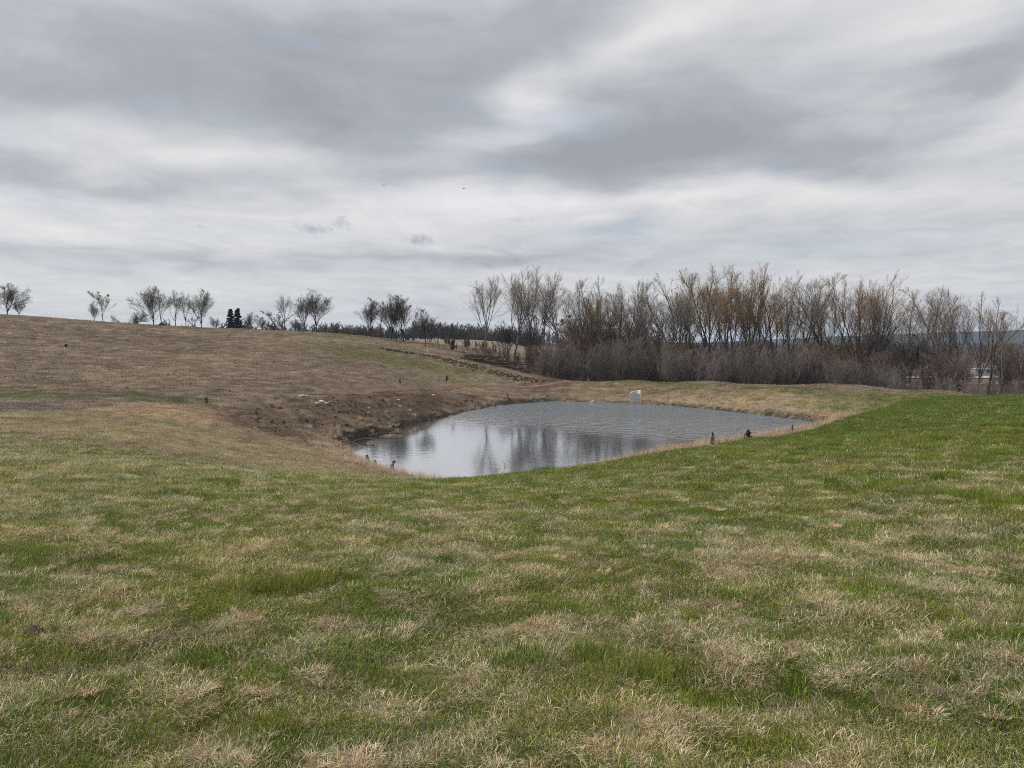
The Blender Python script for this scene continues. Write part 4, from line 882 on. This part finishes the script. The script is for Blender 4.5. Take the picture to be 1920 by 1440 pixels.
def fallen_branch(px, py, L, rz, lab, seed):
    x, y = at_z(px, py); g = np.random.default_rng(seed); r = empty('fallen_branch', (x, y, .05), lab, 'branch', 'branches lying in the shallow water', rz)
    link('limb', mesh_np('limb', *(lambda q: (q[0], [q[1], q[2]]))(lathe_tube([(-L / 2, 0, -.1), (-L * .1, .1, .12), (L * .25, .05, .2), (L / 2, -.1, .1)], (.09, .07, .05, .015), 6, .01, seed))), M_wood, r)
    s = np.zeros((9, 3)); s[:, 0] = g.uniform(-L * .3, L * .45, 9); s[:, 2] = .13; P = grow(s, np.c_[g.normal(.4, .5, 9), g.normal(0, .6, 9), g.uniform(.1, .8, 9)], g.uniform(.4, 1.0, 9), 3, .15, 0, g); v, q = tubes([(P, np.full(9, .022), np.full(9, .006), 4)])
    o = link('twigs', mesh_np('twigs', v, [q]), M_wood, r); o['kind'] = 'stuff'
fallen_branch(720, 818, 3.0, .2, 'forked dead branch lying in the shallow water at the left end', 31)
fallen_branch(680, 829, 2.0, -.3, 'shorter dead branch lying at the pond\'s left tip', 32)

def brush_pile():
    c_ = at(928, 684); r = empty('brush_pile', c_, 'long grey pile of cut logs and brush at the left foot of the grove', 'brush pile')
    g = np.random.default_rng(55)
    for i in range(46):
        L_ = g.uniform(2.2, 5.0); x = g.uniform(-4.6, 4.8); hh = 1.55 * max(0, 1 - (x / 5.6) ** 2); z = g.uniform(.05, max(hh, .25)); a = g.normal(.05, .35); tl = g.normal(0, .10); y = g.uniform(-1.3, 1.3) * (1 - z / 2.4)
        dx, dy, dz = math.cos(a) * L_ / 2, math.sin(a) * L_ / 2, tl * L_ / 2; ra = g.uniform(.05, .13); cx = np.clip(x, -4.2, 4.2); gz = ground(c_[0] + cx, c_[1] + y) - c_[2]
        V, Q, T = lathe_tube([(cx - dx, y - dy, z + gz - dz), (cx, y + g.normal(0, .08), z + gz + g.normal(0, .05)), (cx + dx, y + dy, z + gz + dz)], (ra, ra * .85, ra * .6), 6, .008, i)
        link('log', mesh_np('log', V, [Q, T]), M_log, r)
    n = 420; s = np.c_[g.uniform(-5.2, 5.4, n), g.uniform(-1.4, 1.4, n), np.zeros(n)]; s[:, 2] = g.random(n) * 1.5 * np.clip(1 - (s[:, 0] / 5.8) ** 2, .05, 1); s[:, 2] += sample(GZ, s[:, 0] + c_[0], s[:, 1] + c_[1]) - c_[2]
    P = grow(s, np.c_[g.normal(0, 1, n), g.normal(0, .5, n), g.normal(.15, .35, n)], g.uniform(.6, 2.0, n), 3, .15, 0, g); v, q = tubes([(P, np.full(n, .025), np.full(n, .01), 3)])
    o = link('loose_twigs', mesh_np('loose_twigs', v, [q]), M_wood, r); o['kind'] = 'stuff'
brush_pile()

def stone_mesh(seed, flat=.5):
    g = np.random.default_rng(seed); import bmesh
    bm = bmesh.new(); bmesh.ops.create_icosphere(bm, subdivisions=2, radius=1)
    for v in bm.verts:
        n = v.co.copy(); k = 1 + .22 * math.sin(n.x * 3 + seed) * math.cos(n.y * 4 + seed * 2) + .12 * g.normal(); v.co = Vector((n.x * k, n.y * k * .8, n.z * k * flat))
    me = bpy.data.meshes.new('stone'); bm.to_mesh(me); bm.free(); me.materials.append(M_stone); return me
SM = [stone_mesh(i, .4 + .1 * (i % 3)) for i in range(4)]
for i, (px, py, s, lab) in enumerate([(566, 743, .24, 'flat white stone, left half of the lone pair on the grass edge'), (577, 743, .20, 'flat white stone, right half of the lone pair on the grass edge'),
        (595, 757, .24, 'pale stone at the left end of the stone row on the dark bank'), (604, 754, .27, 'largest pale stone in the row on the dark bank'), (613, 757, .22, 'pale stone low in the right half of the row on the dark bank'), (620, 754, .16, 'small pale stone ending the row on the dark bank'),
        (691, 765, .15, 'white stone on the dark bank, upper one of the two below the ridge'), (690, 774, .13, 'white stone on the dark bank, lower one of the two below the ridge'), (750, 762, .19, 'white stone alone in the middle of the dark bank'),
        (747, 750, .16, 'dull stone just above the lone white stone of the bank'), (812, 742, .20, 'pale stone beside a stick high on the right of the bank'), (583, 764, .12, 'tiny pale stone below the stone row'), (1112, 754, .42, 'low grey stone at the water left of the concrete riser'), (925, 723, .18, 'pale stone on the dirt path')]):
    p = at(px, py); o = bpy.data.objects.new('stone', SM[i % 4]); col.objects.link(o); o.location = (p[0], p[1], p[2] + s * .12); o.scale = (s * 1.25, s, s); o.rotation_euler = (random.uniform(-.2, .2), random.uniform(-.2, .2), random.random() * 6.28)
    tag(o, lab, 'stone', 'pale stones on the bank')
    if px == 1112: o.data = o.data.copy(); o.data.materials[0] = M_gstone

def pipe_post():
    p = at(123, 668); r = empty('pipe_post', p, 'grey standpipe with a dark cap on the brown hillside', 'post')
    link('pipe', mesh_np('pipe', *(lambda q: (q[0], [q[1], q[2]]))(lathe_tube([(0, 0, -.2), (0, 0, .5), (.05, 0, 1.05)], (.09, .09, .09), 10))), M_greypost, r)
    link('cap', mesh_np('cap', *(lambda q: (q[0], [q[1], q[2]]))(lathe_tube([(.05, 0, 1.02), (.055, 0, 1.08), (.07, 0, 1.26), (.07, 0, 1.30)], (.12, .16, .16, .09), 10))), M_black, r)
pipe_post()
def fence():
    a = col_at(812, 140); r = empty('wire_fence', a, 'short run of wooden fence posts with wire beside the dark juniper', 'fence'); pts = []
    for k in range(7):
        x, y = a[0] + k * 1.0, a[1] + k * .9; z = ground(x, y) - a[2]; pts.append((x - a[0], y - a[1], z + .85))
        link('post', mesh_np('post', *(lambda q: (q[0], [q[1], q[2]]))(lathe_tube([(x - a[0], y - a[1], z - .3), (x - a[0] + random.uniform(-.05, .05), y - a[1], z + random.uniform(.95, 1.2))], (.07, .06), 7, .004, k))), M_wood, r)
    for dz in (0, -.35):
        link('wire', mesh_np('wire', *(lambda q: (q[0], [q[1], q[2]]))(lathe_tube([(p[0], p[1], p[2] + dz) for p in pts], [.008] * len(pts), 3))), M_greypost, r)
fence()
def barn():
    x, d = (286 - 960) / F * 215, 215; zt = z_of(604, d); zb = ground(x, d); h = zt - zb
    r = empty('farm_shed', (x, d, zb), 'farm shed behind the crest showing only its pale grey metal roof', 'shed'); w, dp, ew = 6.0, 7.0, h - 1.15
    link('wall', mesh_np('wall', *(lambda q: (q[0], [q[1]]))(box_np((0, 0, ew / 2 - .3), (w - .5, dp - .5, ew + .6))), False), M_white, r)
    hw, hd, t = w / 2, dp / 2, .08
    V = [(-hw, -hd, ew), (hw, -hd, ew), (hw * .96, 0, h), (-hw * .96, 0, h), (-hw, hd, ew), (hw, hd, ew)]; V += [(a, b, c_ + t) for a, b, c_ in V]
    Q = [(0, 1, 2, 3), (3, 2, 5, 4), (9, 8, 7, 6), (10, 11, 8, 9), (0, 6, 7, 1), (4, 5, 11, 10), (0, 3, 9, 6), (3, 4, 10, 9), (1, 7, 8, 2), (2, 8, 11, 5)]
    link('roof', mesh_np('roof', V, [np.array(Q)], False), M_metal, r)
barn()
tag(link('marker_post', mesh_np('marker_post', *(lambda q: (q[0], [q[1], q[2]]))(join([lathe_tube([(0, 0, -.2), (0, 0, .55)], (.05, .05), 8), lathe_tube([(0, 0, .55), (0, 0, .72)], (.07, .06), 8)]))), M_white, None, at(1472, 722)), 'tiny white marker post on the dam at the edge of the thicket', 'post')
# pale gravel yard and low buildings seen far off between the trunks on the right
def far_strip(px0, px1, d, dd):
    xs = np.linspace((px0 - 960) / F * d, (px1 - 960) / F * d, 30); V = []
    for x in xs: V += [(x, d, 0), (x, d + dd, 0)]
    V = np.array(V); V[:, 2] = sample(GZ, V[:, 0], V[:, 1]) + .25; Q = np.array([(2 * i, 2 * i + 2, 2 * i + 3, 2 * i + 1) for i in range(29)])
    m = mesh_np('gravel_road', V, [Q]); tag(link('gravel_road', m, M_gravel), kind='structure')
far_strip(1630, 2100, 226, 13)
for i, (px, d, w, h, lab) in enumerate([(1845, 262, 9, 1.7, 'long low white building far off between the right trunks, left of two'), (1893, 275, 12, 1.9, 'long low white building far off at the right edge, right of two')]):
    p = col_at(px, d); r = empty('low_building', p, lab, 'building', 'low white buildings beyond the grove', .1)
    link('wall', mesh_np('wall', *(lambda q: (q[0], [q[1]]))(box_np((0, 0, h / 2 - .2), (w, 4, h + .4))), False), M_white, r)
    link('roof', mesh_np('roof', *(lambda q: (q[0], [q[1]]))(box_np((0, 0, h + .1), (w + .5, 4.5, .2))), False), M_metal, r)
    for k in (-1, 0, 1):
        link('window', mesh_np('window', *(lambda q: (q[0], [q[1]]))(box_np((k * w * .3, -2.0, h * .55), (1.1, .06, .9))), False), M_black, r)
# two birds, specks in the sky
def bird(px, py, d, rz, lab):
    c_, s_ = math.cos(PITCH), math.sin(PITCH); dz = (720 - py) / F; y_, z_ = c_ + dz * s_, dz * c_ - s_
    r = empty('bird', ((px - 960) / F / y_ * d, d, EYE + z_ / y_ * d), lab, 'bird', 'birds high over the hill', rz)
    link('body', mesh_np('body', *(lambda q: (q[0], [q[1], q[2]]))(lathe_tube([(0, -.22, 0), (0, -.14, .01), (0, 0, 0), (0, .12, 0), (0, .26, .01)], (.01, .05, .065, .04, .015), 8))), M_black, r)
    for s in (-1, 1):
        V = [(0, -.08, .03), (s * .25, -.1, .14), (s * .52, .04, .08), (s * .26, .08, .12), (0, .08, .03)]; V += [(a, b, z - .012) for a, b, z in V]
        T = [(0, 1, 3), (0, 3, 4), (1, 2, 3), (5, 8, 6), (5, 9, 8), (6, 8, 7), (0, 5, 6), (0, 6, 1), (1, 6, 7), (1, 7, 2), (2, 7, 8), (2, 8, 3), (3, 8, 9), (3, 9, 4)]
        link('wing', mesh_np('wing', V, [np.array(T)], False), M_black, r)
bird(720, 348, 160, .4, 'dark speck of a bird in the sky, left one of two'); bird(870, 354, 170, 1.0, 'dark speck of a bird in the sky, right one of two')
# bare soil mounds in the foreground grass
for i, (px, py, s, lab) in enumerate([(65, 1187, .034, 'small dark heap of fresh soil in the grass near the left edge'), (10, 1264, .030, 'small dark heap of soil at the very left edge of the grass')]):
    p = at(px, py); g = np.random.default_rng(70 + i); V = [(0, 0, s * .8)]
    for k, (rr, zz) in enumerate(((.35, .75), (.7, .5), (1.05, .1), (1.2, -.3))):
        for j in range(12): a = j / 12 * 6.283; q = rr * s * g.uniform(.7, 1.3); V.append((q * math.cos(a) * 1.3, q * math.sin(a), zz * s + g.normal(0, s * .07)))
    T = [(0, 1 + j, 1 + (j + 1) % 12) for j in range(12)]; Q = [(1 + k * 12 + j, 1 + (k + 1) * 12 + j, 1 + (k + 1) * 12 + (j + 1) % 12, 1 + k * 12 + (j + 1) % 12) for k in range(3) for j in range(12)]
    tag(link('soil_mound', mesh_np('soil_mound', V, [np.array(T), np.array(Q)], False), M_soil, None, (p[0], p[1], p[2] + .02)), lab, 'soil heap', 'soil heaps in the foreground grass')
for i, (px, d, h, lab) in enumerate([(944, 23.5, .62, 'tall dry weed stalk on the grass crest before the bright water, taller of two'), (928, 23.0, .34, 'short dry weed stalk left of the tall one on the grass crest'), (1330, 3.9, .10, 'thin dark weed stalk in the foreground grass, low and right of centre')]):
    p = col_at(px, d); g = np.random.default_rng(90 + i); r = empty('dry_weed', p, lab, 'weed', 'dry weed stalks in the grass')
    link('stalk', mesh_np('stalk', *(lambda q: (q[0], [q[1], q[2]]))(lathe_tube([(0, 0, -.03), (.02, 0, h * .5), (.05, 0, h)], (.008, .006, .002), 5))), M_stalk, r)
    n = 7; t = g.uniform(.3, .95, n); st = np.c_[t * .05, np.zeros(n), t * h]; P_ = grow(st, np.c_[g.normal(0, .5, (n, 2)), np.full(n, .8)], g.uniform(.1, .25, n) * h * 1.4, 3, .1, .05, g); v, q = tubes([(P_, np.full(n, .004), np.full(n, .0015), 3)])
    o = link('side_stems', mesh_np('side_stems', v, [q]), M_stalk, r); o['kind'] = 'stuff'
# clods of turned soil along the track
def build_clods():
    pr = []
    for i in range(3):
        me = stone_mesh(30 + i, .7); me.materials.clear(); me.materials.append(M_blade); set_shade(me, np.ones((len(me.vertices), 3))); pr.append(me)
    X, Y, S = [], [], []
    for pts, n, w, s0, s1 in (([(720, 655), (760, 662), (800, 668), (850, 678)], 130, .7, .08, .28), ([(850, 678), (900, 692), (960, 706), (1010, 716)], 360, 1.7, .06, .22)):
        P = np.array([at(*p)[:2] for p in pts]); f = rng.random(n) * (len(P) - 1); i = f.astype(int); q = P[i] * (1 - (f - i))[:, None] + P[i + 1] * (f - i)[:, None] + rng.normal(0, w, (n, 2)) * np.array((1, .8)); X.append(q[:, 0]); Y.append(q[:, 1]); S.append(rng.uniform(s0, s1, n))
    g0 = [at(px, py)[:2] for px, py in zip(rng.uniform(470, 960, 200), rng.uniform(738, 815, 200))]; g0 = np.array(g0); k = (sample(z_bank, g0[:, 0], g0[:, 1]) > .5) & (sample(SD, g0[:, 0], g0[:, 1]) > .3); g0 = g0[k]
    X.append(g0[:, 0]); Y.append(g0[:, 1]); S.append(rng.uniform(.04, .16, len(g0)))
    g1 = np.array([at(px, py)[:2] for px, py in zip(rng.uniform(0, 620, 130), rng.uniform(622, 735, 130))]); X.append(g1[:, 0]); Y.append(g1[:, 1]); S.append(rng.uniform(.03, .10, len(g1)))
    x, y, s = map(np.concatenate, (X, Y, S)); n = len(x)
    instancer('soil_clods', np.c_[x, y, sample(GZ, x, y) + s * .2], np.c_[rng.normal(0, .3, (n, 2)), rng.random(n) * 6.28], np.c_[s * 1.3, s, s], rng.integers(0, 3, n), np.clip(SOIL * rng.uniform(.8, 1.9, (n, 1)), .02, 1), pr)

build_thicket(); build_far_woods(); build_clods(); build_reeds(); build_grass()

# ------------------------------------------------------------------ air
def haze():
    z0, z1 = float(GZ.min()) - 1.0, max(float(GZ.max()), 60.0) + 6.0
    V, Q, _ = box_np((0, 0, (z0 + z1) / 2), (12060, 12060, z1 - z0))
    m, nt, out = new_mat('haze'); v = nd(nt, 'ShaderNodeVolumePrincipled', i_Density=.00013, i_Anisotropy=0.1); v.inputs['Color'].default_value = (.50, .70, 1, 1)
    nt.links.new(v.outputs[0], out.inputs['Volume']); tag(link('haze', mesh_np('haze', V, [Q], False), m), kind='stuff')
haze()
